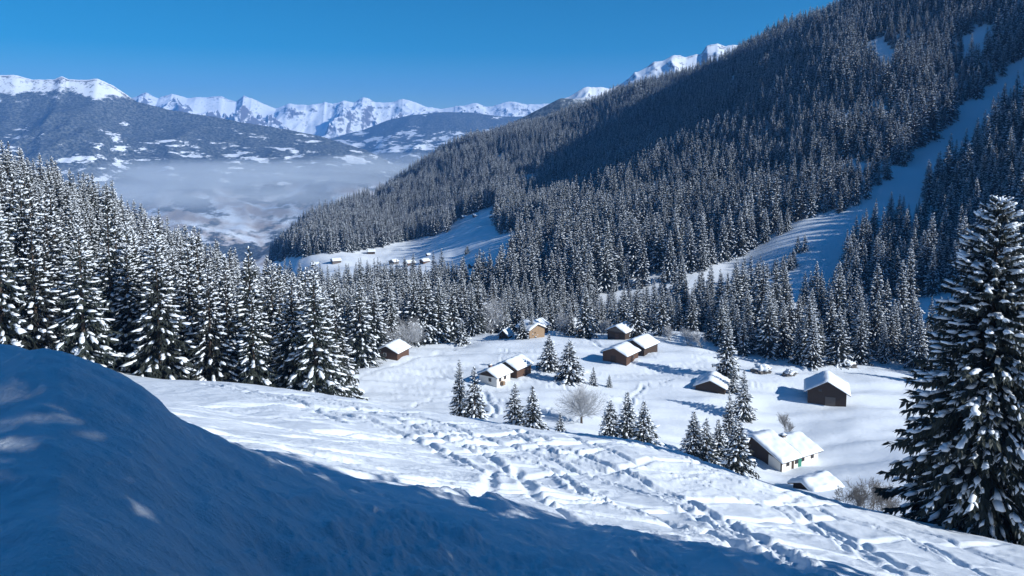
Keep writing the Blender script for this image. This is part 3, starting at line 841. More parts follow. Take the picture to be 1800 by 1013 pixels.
# the remaining thousands: one object of instances
pcol = bpy.data.collections.new('forest_tree_shapes')
hill_protos = [proto(141 + k, 'h', Ht=20, R=R_h, dz=0.80, per=7, twigs=18, snow=sn_h, tip=0.55, small=1, fine=1.15, pw=pw_h) for k, (R_h, sn_h, pw_h) in
               enumerate([(3.9, 0.42, 1.0), (3.4, 0.5, 0.85), (4.1, 0.36, 1.05), (3.6, 0.46, 0.95), (3.2, 0.52, 0.82)])]
for k, p in enumerate(list(protos) + hill_protos):
    (a, b), (c, d), (e, f) = p.raw
    b3 = np.vstack([b[:, [0, 1, 2]], b[:, [0, 2, 3]]]); f3 = np.vstack([f[:, [0, 1, 2]], f[:, [0, 2, 3]]])
    V = np.vstack([a, c, e]); Fc = np.vstack([b3, d + len(a), f3 + len(a) + len(c)])
    me = mesh_np('forest_tree_shape', V, Fc, None, False)
    for mm in ('needles', 'tree_snow', 'bark'): me.materials.append(M[mm])
    me.polygons.foreach_set('material_index', np.concatenate([np.zeros(len(b3), np.int32), np.ones(len(d), np.int32), np.full(len(f3), 2, np.int32)]))
    pcol.objects.link(bpy.data.objects.new('forest_tree_shape_%02d' % k, me))
def forest_object(name, idx, label, zz):
    me = bpy.data.meshes.new(name)
    pts = np.stack([fa[idx, 0], fa[idx, 1], zz[idx] - 0.3], 1).astype(np.float32)
    me.vertices.add(len(pts)); me.vertices.foreach_set('co', pts.ravel())
    at1 = me.attributes.new('size', 'FLOAT_VECTOR', 'POINT')
    s = fa[idx, 2] / 20.0; wv = jr.uniform(0.85, 1.2, len(idx))
    at1.data.foreach_set('vector', np.stack([s * wv, s * wv, s], 1).astype(np.float32).ravel())
    at2 = me.attributes.new('turn', 'FLOAT_VECTOR', 'POINT')
    rot = np.zeros((len(idx), 3), np.float32); rot[:, 2] = jr.uniform(0, 6.28, len(idx)); rot[:, :2] = jr.normal(0, 0.02, (len(idx), 2))
    at2.data.foreach_set('vector', rot.ravel())
    at3 = me.attributes.new('shape', 'INT', 'POINT')
    at3.data.foreach_set('value', (jr.integers(0, 5, len(idx)) + 5 * (np.hypot(fa[idx, 0], fa[idx, 1]) > 330)).astype(np.int32))
    o = link(name, me)
    ng = bpy.data.node_groups.new('scatter_' + name, 'GeometryNodeTree')
    ng.interface.new_socket('Geometry', in_out='INPUT', socket_type='NodeSocketGeometry')
    ng.interface.new_socket('Geometry', in_out='OUTPUT', socket_type='NodeSocketGeometry')
    gi = ng.nodes.new('NodeGroupInput'); go = ng.nodes.new('NodeGroupOutput')
    ci = ng.nodes.new('GeometryNodeCollectionInfo'); ci.inputs[0].default_value = pcol
    ci.inputs['Separate Children'].default_value = True; ci.inputs['Reset Children'].default_value = True
    ip = ng.nodes.new('GeometryNodeInstanceOnPoints'); ip.inputs['Pick Instance'].default_value = True
    def attr(nm, typ):
        nd = ng.nodes.new('GeometryNodeInputNamedAttribute'); nd.data_type = typ; nd.inputs[0].default_value = nm
        return nd.outputs[0]
    ng.links.new(gi.outputs[0], ip.inputs['Points'])
    ng.links.new(ci.outputs[0], ip.inputs['Instance'])
    ng.links.new(attr('shape', 'INT'), ip.inputs['Instance Index'])
    er = ng.nodes.new('FunctionNodeEulerToRotation')
    ng.links.new(attr('turn', 'FLOAT_VECTOR'), er.inputs[0]); ng.links.new(er.outputs[0], ip.inputs['Rotation'])
    ng.links.new(attr('size', 'FLOAT_VECTOR'), ip.inputs['Scale'])
    ng.links.new(ip.outputs[0], go.inputs[0])
    md = o.modifiers.new('scatter', 'NODES'); md.node_group = ng
    o['kind'] = 'stuff'
    tag(o, label, 'forest')
    return o
forest_object('spruce_forest', rest, 'dense snowy spruce forest covering the hillsides around the meadow', fz)
print('forest total', len(forest), 'instanced', len(rest))

# single spruces on the meadow: base pixel, top pixel
def lone(px, py, top, pr, label, Y=None, wide=1.0, group=None):
    if Y is None:
        x, y, z = ground_px(px, py, 118)
    else:
        p = at(px, py, Y); x, y = p[0], p[1]; z = hz(x, y)
    d = ray(px, top); ztop = d[2] / d[1] * y
    h = max(1.2, ztop - z)
    return spruce(pr, x, y, h, label, group, wide=wide * (1.28 if pr in small_protos else 1.15), z=z)
s1, s2, s3 = small_protos
lone(808, 733, 630, protos[4], 'thinner spruce of the close pair at the brow below the chimney house', Y=150, wide=0.85)
lone(834, 736, 643, s2, 'darker bushier spruce of the close pair at the brow below the chimney house', Y=148, wide=0.9)
lone(905, 742, 672, s2, 'slender snowy spruce, one of two young trees below the chimney house', Y=150)
lone(936, 746, 676, s1, 'bushy young spruce beside the slender one below the chimney house', Y=146, wide=0.85)
lone(985, 760, 724, s2, 'small young spruce alone at the brow by the frosted bare tree', Y=140)
lone(965, 652, 586, s1, 'narrower dark spruce of the pair standing in mid meadow')
lone(1001, 671, 596, s3, 'broad full spruce of the pair standing in mid meadow')
lone(1043, 677, 644, s2, 'small dark spruce beside the broad meadow spruce')
lone(1071, 681, 657, s1, 'tiny spruce sapling on open meadow snow near the frosted bare tree', wide=0.8)
lone(1072, 776, 700, s3, 'stout snow-flecked spruce, first of three at the brow beside the frosted bare tree', Y=140, wide=0.85)
lone(1102, 780, 687, s1, 'tallest of three spruces at the brow beside the frosted bare tree', Y=146, wide=0.85)
lone(1131, 786, 703, s1, 'outer spruce of three at the brow, farthest from the frosted bare tree', Y=138, wide=0.95)
lone(1219, 786, 721, s1, 'stout young spruce at the end of the row by the white farmhouse', Y=150, wide=0.9)
lone(1241, 790, 733, s2, 'second young spruce of the row by the white farmhouse', Y=148)
lone(1262, 786, 735, s1, 'short dark young spruce of the row by the white farmhouse', Y=151, wide=0.8)
lone(1281, 776, 690, protos[1], 'tall narrow spruce behind the short one by the white farmhouse', Y=157, wide=0.85)
lone(1296, 826, 728, s1, 'full snow-laden spruce nearest the white farmhouse gable', Y=143, wide=0.9)
lone(1306, 737, 648, protos[2], 'dark full spruce standing by the half-buried hut', wide=1.0)
lone(1277, 664, 556, protos[4], 'tall slim snowy spruce standing behind the half-buried hut', wide=1.1)
lone(1289, 690, 640, s2, 'small spruce squeezed between the two taller ones by the half-buried hut', wide=0.9)
lone(918, 596, 556, s1, 'snowy spruce between the tiny hut and the pale timber hut')
lone(934, 594, 553, s2, 'dark spruce close against the pale timber hut')
for px, py, top in [(1308, 503, 474), (1331, 492, 458), (1349, 489, 462), (1376, 479, 448), (1388, 474, 443), (1402, 445, 413), (1414, 442, 410), (1441, 511, 486), (1427, 499, 486), (1362, 482, 455),
                    (1340, 490, 470), (1394, 470, 436)]:
    lone(px, py, top, rg.choice(small_protos[:2]), 'small spruce on the shaded open snow slope above the meadow', wide=0.9, group='small spruces on the shaded slope')
lone(821, 447, 431, s3, 'single spruce standing alone on the far meadow')
lone(812, 606, 560, s3, 'low snowy spruce at the edge of the belt behind the hamlet', wide=0.9)
lone(1002, 590, 535, protos[0], 'large spruce beside the hut with the grey gable')
lone(1118, 592, 500, protos[2], 'broad spruce beside the lone dark timber hut')
# the large spruces in front of the dense wood
for px, py, top, Y, k, wd, lab in [(556, 704, 474, 118, 2, 1.05, 'big dark spruce standing at the outer corner of the dense wood'),
        (517, 694, 478, 121, 0, 1.0, 'big snow-striped spruce just inside the outer corner of the dense wood'),
        (447, 684, 508, 116, 3, 1.0, 'shorter open-branched spruce in front of the dense wood with snow on each bough'),
        (372, 672, 462, 117, 2, 0.95, 'spruce with dark lower boughs in the front of the dense wood'),
        (283, 664, 408, 113, 0, 1.0, 'heavily snowed tall spruce in the front of the dense wood'),
        (232, 660, 425, 117, 1, 1.0, 'slim tall spruce between two broad ones in front of the dense wood'),
        (150, 652, 392, 108, 2, 1.0, 'broad spruce with drooping boughs rising over the shaded snow bank'),
        (68, 640, 385, 106, 3, 1.0, 'airy open-branched spruce rising over the shaded snow bank'),
        (8, 632, 352, 104, 0, 1.0, 'broad snowy spruce behind the highest part of the snow bank')]:
    lone(px, py, top, protos[k], lab, Y=Y, wide=wd)
for px, py, top, Y, k, lab in [(634, 640, 488, 214, 2, 'tall dark spruce rising beside the log hut'), (658, 622, 494, 224, 0, 'tall spruce right behind the log hut roof'),
        (728, 607, 484, 252, 3, 'tall dark spruce at the start of the dark stand behind the log hut'), (749, 606, 478, 254, 2, 'tallest dark spruce of the stand between log hut and tiny hut'),
        (771, 604, 486, 256, 0, 'broad dark spruce of the stand between log hut and tiny hut'), (795, 603, 496, 260, 3, 'last tall spruce of the dark stand toward the tiny hut'),
        (1028, 585, 500, 268, 1, 'tall slim spruce rising behind the hut with the grey gable'), (1162, 592, 500, 262, 4, 'slim tall spruce on the meadow rim beyond the dark barn'),
        (1096, 580, 498, 275, 0, 'tall spruce directly behind the lone dark timber hut')]:
    lone(px, py, top, protos[k], lab, Y=Y)
# the great spruce at the right
p = at(1722, 948, 66.0)
hero_z = hz(p[0], p[1]) - 0.3
d_ = ray(1750, 338)
spruce(hero_proto, p[0], p[1], d_[2] / d_[1] * p[1] - hero_z, 'huge dark spruce with heavy snow clumps at the edge of the ski slope', rz=0.6, z=hero_z)
for k, (dd, sp_, h) in enumerate([(13, -3, 25), (15.5, 4, 27), (22, 0.5, 30)]):  # unseen spruces added on the sun side to throw shade on the great one
    x = p[0] + dd * math.sin(SUN_AZ) + sp_ * -math.cos(SUN_AZ); y = p[1] + dd * math.cos(SUN_AZ) + sp_ * math.sin(SUN_AZ)
    spruce(protos[(k + 2) % 5], x, y, h, 'tall unseen spruce added to shade the huge dark spruce at the slope edge', 'unseen spruces added to shade the huge dark spruce', wide=1.0)
# spruces beside the camera, outside the picture, whose shade lies on the snow bank
grove = []
gr = random.Random(21)
su = (math.sin(SUN_AZ), math.cos(SUN_AZ)); pn = (-su[1], su[0])
for q, hh in ((6.3, 12.5), (9.5, 16), (14.5, 19), (20, 22), (26, 25)):
    p_ = -9.0
    while p_ < 17.5 + 0.10 * q:
        qq = q + gr.uniform(-1.2, 1.2)
        grove.append((p_ * pn[0] + qq * su[0], p_ * pn[1] + qq * su[1], hh * gr.uniform(0.85, 1.12)))
        p_ += gr.uniform(4.0, 5.4)
for p_, q, hh in ((2.3, 8.2, 15), (-1.2, 8.0, 15), (5.6, 7.8, 15.5), (9.0, 8.6, 16)):
    grove.append((p_ * pn[0] + q * su[0], p_ * pn[1] + q * su[1], hh))
grove = [g for g in grove if math.degrees(math.atan2(g[0], g[1])) > 56]
for k, (x, y, h) in enumerate(grove):
    spruce(protos[k % 5], x, y, h, 'snowy spruce beside the viewpoint shading the snow bank', 'spruces shading the viewpoint', wide=1.15)

# ------------------------------------------------------------------ bare trees and bushes
def bare_mesh(seed, Ht, spread, stems, depth, m, r0=0.12, name='branches', round_=False):
    rg2 = np.random.default_rng(seed)
    Vv, Ff = [], []
    def tube(p, q, ra, rb):
        d = q - p; d = d / (np.linalg.norm(d) + 1e-9)
        a = np.cross(d, [0.3, 0.5, 0.8]); a /= np.linalg.norm(a); b = np.cross(d, a)
        k = len(Vv)
        for c, r in ((p, ra), (q, rb)):
            for i in range(3):
                an = 2.094 * i
                Vv.append(c + a * r * math.cos(an) + b * r * math.sin(an))
        for i in range(3):
            j = (i + 1) % 3
            Ff.append((k + i, k + j, k + 3 + j, k + 3 + i))
    def grow(p, d, L, r, lev):
        segs = 3 if lev < 3 else 2
        for i in range(segs):
            d = d + rg2.normal(0, 0.13, 3); d[2] += 0.04; d /= np.linalg.norm(d)
            q = p + d * L / segs
            tube(p, q, r, r * 0.8); p = q; r *= 0.8
            if lev < depth:
                for _ in range(1 if lev == 0 and i == 0 else 2):
                    dd = d + rg2.normal(0, 1, 3) * spread; dd /= np.linalg.norm(dd)
                    grow(p, dd, L * rg2.uniform(0.5, 0.72), max(r * 0.6, 0.012), lev + 1)
        if lev < depth:
            grow(p, d + rg2.normal(0, 0.2, 3), L * 0.7, r * 0.8, lev + 1)
    if round_:
        tube(np.array([0, 0, -0.4]), np.array([0.05, 0, Ht * 0.2]), r0 * 1.6, r0 * 1.3)
        for s in range(22):
            a = 6.283 * s / 22 * 5 + rg2.normal(0, 0.2); e = math.radians(12 + 74 * (s / 22) ** 0.9)
            grow(np.array([0.05, 0, Ht * (0.14 + 0.08 * rg2.random())]), np.array([math.cos(a) * math.cos(e), math.sin(a) * math.cos(e), math.sin(e)]), Ht * 0.40, r0 * 0.55, 1)
        return Vv, Ff
    for s in range(stems):
        d = np.array([rg2.normal(0, 0.28 if stems > 1 else 0.05), rg2.normal(0, 0.28 if stems > 1 else 0.05), 1.0]); d /= np.linalg.norm(d)
        grow(np.array([rg2.normal(0, 0.5) if stems > 1 else 0.0, rg2.normal(0, 0.5) if stems > 1 else 0.0, -0.3]), d, Ht * 0.34, r0, 0)
    return Vv, Ff
def bare(name, px, py, Ht, label, cat, seed, m, spread=0.55, stems=1, depth=4, r0=0.13, Y=None, group=None, y0=118, round_=False):
    if Y is None: x, y, z = ground_px(px, py, y0)
    else:
        p = at(px, py, Y); x, y = p[0], p[1]; z = hz(x, y)
    Vv, Ff = bare_mesh(seed, Ht, spread, stems, depth, m, r0, round_=round_)
    Va = np.array(Vv)
    s = Ht / max(Va[:, 2].max(), 0.1)
    Va *= s
    t = thing(name, label, cat, (x, y, z), rg.uniform(0, 6), group)
    # the lower stem is the trunk, everything finer the crown
    Fa = np.array(Ff); zc = Va[Fa].mean(1)[:, 2]; rad = np.linalg.norm(Va[Fa[:, 0]] - Va[Fa[:, 1]], axis=1)
    tr = (rad > 0.55 * rad.max()) & (zc < 0.5 * Ht)
    for nm, mask in (('trunk', tr), ('crown', ~tr)):
        if mask.sum():
            u, inv = np.unique(Fa[mask], return_inverse=True)
            link(nm, mesh_np(nm, Va[u], inv.reshape(-1, 4), M['bark'] if nm == 'trunk' else m, True), t)
    return t
bare('frosted_tree', 1022, 741, 9.8, 'round-crowned bare tree white with frost in the meadow hollow', 'tree', 5, M['frost'], 0.5, 1, 4, 0.24, Y=168, round_=True)
bare('bare_tree', 1390, 778, 6.5, 'leafless sapling behind the white farmhouse roof', 'tree', 8, M['twig'], 0.35, 1, 4, 0.06)
bare('bare_bush', 1528, 893, 4.6, 'tallest leafless bush at the foot of the huge spruce', 'bush', 12, M['twig'], 0.5, 5, 3, 0.04, Y=92)
bare('bare_bush', 1498, 882, 3.2, 'low leafless bush at the brow between farmhouse and huge spruce', 'bush', 13, M['twig'], 0.6, 5, 3, 0.035, Y=96)
bare('bare_bush', 1556, 905, 3.6, 'leafless bush touching the huge spruce', 'bush', 14, M['twig'], 0.55, 5, 3, 0.035, Y=86)
for k, (px, py, hh) in enumerate([(706, 618, 12), (722, 612, 11), (862, 588, 14), (878, 580, 15), (1000, 586, 8), (988, 588, 9), (1210, 606, 6), (1228, 610, 6), (1180, 600, 5), (1060, 590, 6)]):
    bare('frosted_tree', px, py, hh, 'bare frosted broadleaf tree along the wood edge behind the hamlet', 'tree', 30 + k, M['frost'], 0.55, 2, 4, 0.14, group='frosted trees along the wood edge')

# ------------------------------------------------------------------ huts
def prism(profile, y0, y1):
    """profile: list of (x,z), extruded along y"""
    k = len(profile)
    V = [(x, y0, z) for x, z in profile] + [(x, y1, z) for x, z in profile]
    Fs = [tuple(range(k))[::1], tuple(range(2 * k - 1, k - 1, -1))]
    Fs += [(i, i + k, (i + 1) % k + k, (i + 1) % k)[::1] for i in range(k)]
    return V, Fs
def boxv(x0, x1, y0, y1, z0, z1):
    return prism([(x0, z0), (x1, z0), (x1, z1), (x0, z1)], y0, y1)
def part(name, VF, m, parent, smooth=False, bev=0.0):
    me = mesh_py(name, VF[0], VF[1], m, smooth)
    import bmesh
    bm = bmesh.new(); bm.from_mesh(me); bmesh.ops.recalc_face_normals(bm, faces=bm.faces)
    if bev: bmesh.ops.bevel(bm, geom=list(bm.edges), offset=bev, segments=2, affect='EDGES')
    bm.to_mesh(me); bm.free()
    return link(name, me, parent)
def snow_slab(name, line, y0, y1, thick, m, parent, seed, join=None):
    """snow lying on a roof: follows the roof line (x,z), rounded rims"""
    nx, ny = 26, 16
    xs = [p[0] for p in line]; zs = [p[1] for p in line]
    u = np.linspace(xs[0] - 0.08, xs[-1] + 0.08, nx); v = np.linspace(y0 - 0.06, y1 + 0.06, ny)
    U, Vv = np.meshgrid(u, v)
    zr = np.interp(U, xs, zs)
    ex = np.minimum(U - u[0], u[-1] - U); ey = Vv - v[0] if join == 'hi' else (v[-1] - Vv if join == 'lo' else np.minimum(Vv - v[0], v[-1] - Vv))
    rim = np.sqrt(np.clip(np.minimum(ex, ey) / 0.45, 0, 1)) * 0.75 + 0.25
    zr_s = zr.copy()
    for _ in range(2):
        zr_s[:, 1:-1] = (zr_s[:, :-2] + 2 * zr_s[:, 1:-1] + zr_s[:, 2:]) / 4
    top = zr_s + thick * rim * (1 + 0.34 * vnoise(U / 1.5 + seed, Vv / 1.5, seed) + 0.15 * vnoise(U / 0.6, Vv / 0.6 + seed, seed + 1)) + 0.03
    Va = np.vstack([np.stack([U.ravel(), Vv.ravel(), top.ravel()], 1), np.stack([U.ravel(), Vv.ravel(), zr.ravel() + 0.012], 1)])
    f = grid_faces(ny, nx); nn = nx * ny
    ring = [(0, i) for i in range(nx)] + [(j, nx - 1) for j in range(1, ny)] + [(ny - 1, i) for i in range(nx - 2, -1, -1)] + [(j, 0) for j in range(ny - 2, 0, -1)]
    rid = [j * nx + i for j, i in ring]
    sf = [(rid[(k + 1) % len(rid)], rid[k], rid[k] + nn, rid[(k + 1) % len(rid)] + nn) for k in range(len(rid))]
    Fa = np.vstack([f, f[:, ::-1] + nn, np.array(sf)])
    return link(name, mesh_np(name, Va, Fa, m, True), parent)
def hut(px, py, yaw, w, l, eave, rise, label, name='timber_hut', wall='wood_brown', snow=0.45, Y=None, windows=(), door=None, chimney=None, over=0.55, roof_m='wood_dark', group=None,
        gable=None, cat='hut', sink=0.0, skew=0.0, y0=118, base=None, lean=None):
    """ridge along local +y; yaw is the bearing of the ridge; gable at local y=0 faces the camera. (px,py) = foot of the front gable centre"""
    if Y is None: x, y, z = ground_px(px, py, y0)
    else:
        p = at(px, py, Y); x, y = p[0], p[1]; z = hz(x, y)
    z -= sink
    t = thing(name, label, cat, (x, y, z), -math.radians(yaw), group)
    hw = w / 2; apex = eave + rise
    ap = skew * hw
    body = part('wall', prism([(-hw, -2.5), (hw, -2.5), (hw, eave), (ap, apex - 0.02), (-hw, eave)], 0, l), M[wall], t)
    if base:                                   # plastered or stone lower storey
        part('plinth', prism([(-hw - 0.06, -2.5), (hw + 0.06, -2.5), (hw + 0.06, base[1]), (-hw - 0.06, base[1])], -0.06, l + 0.06), M[base[0]], t)
    if gable:
        part('gable_boards', prism([(-hw + 0.02, eave - 0.1), (hw - 0.02, eave - 0.1), (hw - 0.02, eave), (ap, apex - 0.06), (-hw + 0.02, eave)], -0.07, -0.004), M[gable], t)
    slL = rise / (hw + ap); slR = rise / (hw - ap)
    ox = over
    th = 0.16
    line = [(-hw - ox, eave - ox * slL + 0.02), (ap, apex + 0.02), (hw + ox, eave - ox * slR + 0.02)]
    pr = line + [(a, b + th) for a, b in line[::-1]]
    k3 = prism(pr, -over, l + over)
    rf = part('roof', k3, M[roof_m], t)
    snow_slab('roof_snow', [(a, b + th) for a, b in line], -over, l + over, snow, M['snow'], rf, int(abs(px) + abs(py)))
    for (side, a, b, ww, wh, fm) in windows:
        # side: 'g' front gable, 'r' right eave wall, 'l' left eave wall
        if side == 'g':
            fr = part('window', boxv(a - ww / 2, a + ww / 2, -0.10, -0.005 - (0.07 if gable and b > eave else 0), b, b + wh), M[fm], t)
            part('pane', boxv(a - ww / 2 + 0.09, a + ww / 2 - 0.09, -0.115, -0.101, b + 0.09, b + wh - 0.09), M['glass'], fr)
        else:
            s = 1 if side == 'r' else -1
            xa, xb = sorted((s * (hw + 0.005), s * (hw + 0.12)))
            fr = part('window', boxv(xa, xb, a - ww / 2, a + ww / 2, b, b + wh), M[fm], t)
            xa, xb = sorted((s * (hw + 0.121), s * (hw + 0.135)))
            part('pane', boxv(xa, xb, a - ww / 2 + 0.09, a + ww / 2 - 0.09, b + 0.09, b + wh - 0.09), M['glass'], fr)
    if door:
        side, a, ww, wh, fm = door
        if side == 'g': part('door', boxv(a - ww / 2, a + ww / 2, -0.09, -0.006, -0.4, wh), M[fm], t)
        else: part('door', boxv(hw + 0.006, hw + 0.09, a - ww / 2, a + ww / 2, -0.4, wh), M[fm], t)
    if chimney:
        cx, cy, cw, ch, fm = chimney
        ztop = apex + ch
        c = part('chimney', boxv(cx - cw / 2, cx + cw / 2, cy - cw / 2, cy + cw / 2, eave, ztop), M[fm], t)
        part('chimney_cap', boxv(cx - cw / 2 - 0.12, cx + cw / 2 + 0.12, cy - cw / 2 - 0.12, cy + cw / 2 + 0.12, ztop, ztop + 0.1), M['stone'], c)
        part('chimney_snow', boxv(cx - cw / 2 - 0.1, cx + cw / 2 + 0.1, cy - cw / 2 - 0.1, cy + cw / 2 + 0.1, ztop + 0.102, ztop + 0.34), M['snow'], c, True, 0.08)
    return t
hut(680, 632, 20, 6.6, 7.0, 2.0, 1.55, 'brown log hut with a white-framed gable window beside the dense wood', wall='wood_brown', gable='wood_dark', windows=[('g', -0.6, 0.8, 0.9, 0.9, 'white_paint')], snow=0.5)
hut(858, 676, 34, 5.4, 6.0, 2.2, 1.3, 'small white plastered house with a brick chimney', 'house', 'plaster', chimney=(-0.9, 2.2, 0.7, 0.75, 'brick'), gable='wood_dark', snow=0.4,
    windows=[('r', 1.4, 0.9, 0.9, 0.9, 'wood_brown'), ('r', 3.6, 0.9, 0.9, 0.9, 'wood_brown'), ('g', 0.6, 0.8, 0.8, 0.9, 'wood_brown')], cat='house')
hut(891, 664, 33, 6.2, 7.0, 2.6, 1.5, 'tall reddish timber barn built close to the small white house', 'timber_barn', 'wood_brown', gable='wood_grey', snow=0.45, cat='barn')
hut(885, 596, 24, 3.2, 3.6, 1.2, 1.5, 'tiny steep-roofed hut with a dark triangular gable', wall='wood_dark', snow=0.4)
hut(944, 594, -38, 6.4, 6.5, 2.9, 1.5, 'pale new timber hut with a warm sunlit wall', wall='wood_light', snow=0.5)
hut(938, 576, 32, 5.4, 5.5, 2.5, 1.5, 'hut roof showing just behind the pale timber hut', wall='wood_brown', snow=0.5, Y=276)
hut(995, 585, 33, 6.0, 7.0, 2.0, 1.6, 'low timber hut with a grey gable at the foot of the tree belt', wall='wood_grey', snow=0.5)
hut(1083, 597, 36, 6.4, 7.0, 2.7, 1.6, 'dark timber hut alone on the snow near the tree belt', wall='wood_dark', snow=0.45, gable='wood_grey', door=('g', 0.3, 1.2, 1.9, 'wood_brown'))
hut(1080, 638, 36, 7.6, 7.2, 2.5, 1.6, 'weathered brown barn with a plank gable, front one of an adjoining pair', 'timber_barn', 'wood_brown', snow=0.45, cat='barn', door=('g', -0.4, 1.6, 1.9, 'wood_dark'), windows=[('r', 4.0, 1.0, 0.8, 0.7, 'wood_grey')])
hut(1113, 624, 38, 7.2, 8.4, 2.6, 1.7, 'dark barn tucked behind the brown plank barn of the pair', 'timber_barn', 'wood_dark', snow=0.45, cat='barn')
hut(1248, 690, 22, 7.4, 7.4, 1.5, 1.7, 'dark hut half buried in snow with a low gable', wall='wood_dark', snow=0.5, sink=0.2)
hut(1453, 714, 20, 9.0, 8.6, 3.6, 2.6, 'large black timber barn standing alone with a steep snow roof', 'timber_barn', 'wood_dark', snow=0.4, cat='barn', over=0.9, door=('g', 0.8, 2.4, 2.3, 'wood_grey'), windows=[('g', -1.6, 3.4, 0.7, 0.7, 'wood_grey')])
hut(693, 562, 28, 7.0, 7.5, 2.4, 1.6, 'hut roof glimpsed between the trees behind the log hut', wall='wood_brown', snow=0.6, Y=282)
# far meadow
far_huts = [(547, 469, 70, 'wood_dark', 'small hut farthest out toward the valley on the far meadow'), (583, 464, 60, 'wood_grey', 'broad-roofed hut beside a dark tree on the far meadow'),
            (646, 447, 75, 'wood_dark', 'hut below the wood edge on the far meadow'), (637, 432, 80, 'wood_dark', 'hut half hidden by the wood edge on the far meadow'),
            (688, 465, 30, 'wood_grey', 'upright hut with a pale gable on the far meadow'), (713, 468, 50, 'wood_brown', 'larger brown hut, one of two neighbours on the far meadow'),
            (741, 464, 48, 'wood_brown', 'smaller brown hut, one of two neighbours on the far meadow'), (750, 451, 60, 'wood_dark', 'tiny dark hay shed above the two brown huts'),
            (796, 486, 60, 'wood_dark', 'lower hut of the double-roofed pair on the far meadow'), (809, 485, 62, 'wood_dark', 'wider hut of the double-roofed pair on the far meadow'),
            (826, 472, 55, 'wood_dark', 'black hut at the edge of the tree shadow on the far meadow'), (836, 472, 55, 'wood_dark', 'black hut inside the tree shadow on the far meadow'),
            (811, 385, 60, 'wood_dark', 'dark hut high on the far meadow by the wood corner'), (832, 383, 65, 'wood_grey', 'grey hut high on the far meadow below the wood')]
for k, (px, py, yaw, wm, lab) in enumerate(far_huts):
    s = [1, 1.2, 1.1, 1.0, 1.05, 1.25, 1.05, 0.6, 1, 1.2, 0.95, 0.95, 1, 1][k]
    hut(px, py, yaw, 5.6 * s, 7.0 * s, 2.4 * s, 1.5 * s, lab, 'hay_hut', wm, snow=0.5, y0=480, over=0.5)

# farmhouse with the green door: front eave wall faces the camera's right
def farmhouse():
    x, y, z = ground_px(1374, 831, 130)
    yaw = math.radians(32)                     # bearing of the front wall: local x runs along it
    t = thing('farmhouse', 'long white farmhouse with a green door and thick roof snow', 'house', (x, y, z), yaw)
    def prof(D, hr, Db, he):                   # (depth,z) profile mapped on local y
        return [(0, -2.5), (0, 2.3), (D, hr), (Db, he), (Db, -2.5)]
    def prismx(profile, x0, x1):
        k = len(profile)
        V = [(x0, a, b) for a, b in profile] + [(x1, a, b) for a, b in profile]
        Fs = [tuple(range(k)), tuple(range(2 * k - 1, k - 1, -1))] + [(i, i + k, (i + 1) % k + k, (i + 1) % k) for i in range(k)]
        return V, Fs
    part('barn_wall', prismx(prof(7.2, 5.0, 11.0, 3.3), 0, 5.0), M['wood_dark'], t)
    part('front_wall', prismx([(-0.05, -2.5), (-0.05, 2.22), (0.3, 2.28), (0.3, -2.5)], 0.02, 11.4), M['plaster'], t)
    part('gable_plaster', prismx([(0.31, -2.5), (0.31, 2.1), (3.4, 2.6), (3.4, -2.5)], -0.06, -0.005), M['plaster'], t)
    part('house_wall', prismx([(0.31, -2.5), (0.31, 2.38), (5.0, 4.05), (8.4, 2.6), (8.4, -2.5)], 5.01, 11.4), M['plaster'], t)
    def roof(x0, x1, line, sd, join):
        th = 0.16
        r = part('roof', prismx(line + [(a, b + th) for a, b in line[::-1]], x0, x1), M['wood_dark'], t)
        # snow slab in (depth, x) space, then turned
        s = snow_slab('roof_snow', [(a, b + th) for a, b in line], x0, x1, 0.55, M['snow'], r, sd, join)
        me = s.data; co = np.empty(len(me.vertices) * 3, np.float32); me.vertices.foreach_get('co', co); co = co.reshape(-1, 3)
        co = co[:, [1, 0, 2]].copy(); me.vertices.foreach_set('co', co.ravel()); me.flip_normals(); me.update()
        return r
    sl = (5.0 - 2.3) / 7.2
    roof(-0.9, 5.2, [(-0.8, 2.34 - 0.8 * sl), (7.2, 5.04), (11.6, 3.1)], 3, 'hi')
    roof(5.22, 12.0, [(-0.8, 2.34 - 0.8 * sl), (5.0, 4.18), (9.0, 2.4)], 3, 'lo')
    for xa, ww in ((1.3, 0.9), (6.1, 0.8), (9.0, 0.9)):
        w = part('window', boxv(xa, xa + ww, -0.13, -0.055, 0.9, 1.65), M['wood_brown'], t)
        part('pane', boxv(xa + 0.08, xa + ww - 0.08, -0.145, -0.131, 0.98, 1.57), M['glass'], w)
    part('door', boxv(2.95, 3.6, -0.12, -0.055, -0.3, 1.85), M['wood_dark'], t)
    w = part('window', boxv(4.0, 4.9, -0.13, -0.055, 0.8, 1.8), M['wood_brown'], t)
    part('pane', boxv(4.08, 4.82, -0.145, -0.131, 0.88, 1.72), M['glass'], w)
    d = part('door', boxv(5.0, 6.0, -0.12, -0.055, -0.4, 1.9), M['green'], t)
    d['label'] = 'green painted double door'
    part('door_leaf', boxv(5.46, 5.49, -0.135, -0.121, -0.4, 1.86), M['wood_dark'], d)
    c = part('chimney', boxv(5.5, 6.4, 4.3, 5.1, 3.4, 4.95), M['stone'], t)
    part('chimney_cap', boxv(5.35, 6.55, 4.15, 5.25, 5.0, 5.1), M['wood_dark'], c)
    part('chimney_snow', boxv(5.4, 6.5, 4.2, 5.2, 5.102, 5.4), M['snow'], c, True, 0.1)
farmhouse()
hut(1412, 866, 62, 4.8, 6.4, 0.15, 1.0, 'low shed buried in snow in front of the white farmhouse', 'snowed_in_shed', 'wood_dark', snow=0.75, Y=142, cat='shed', over=0.7)
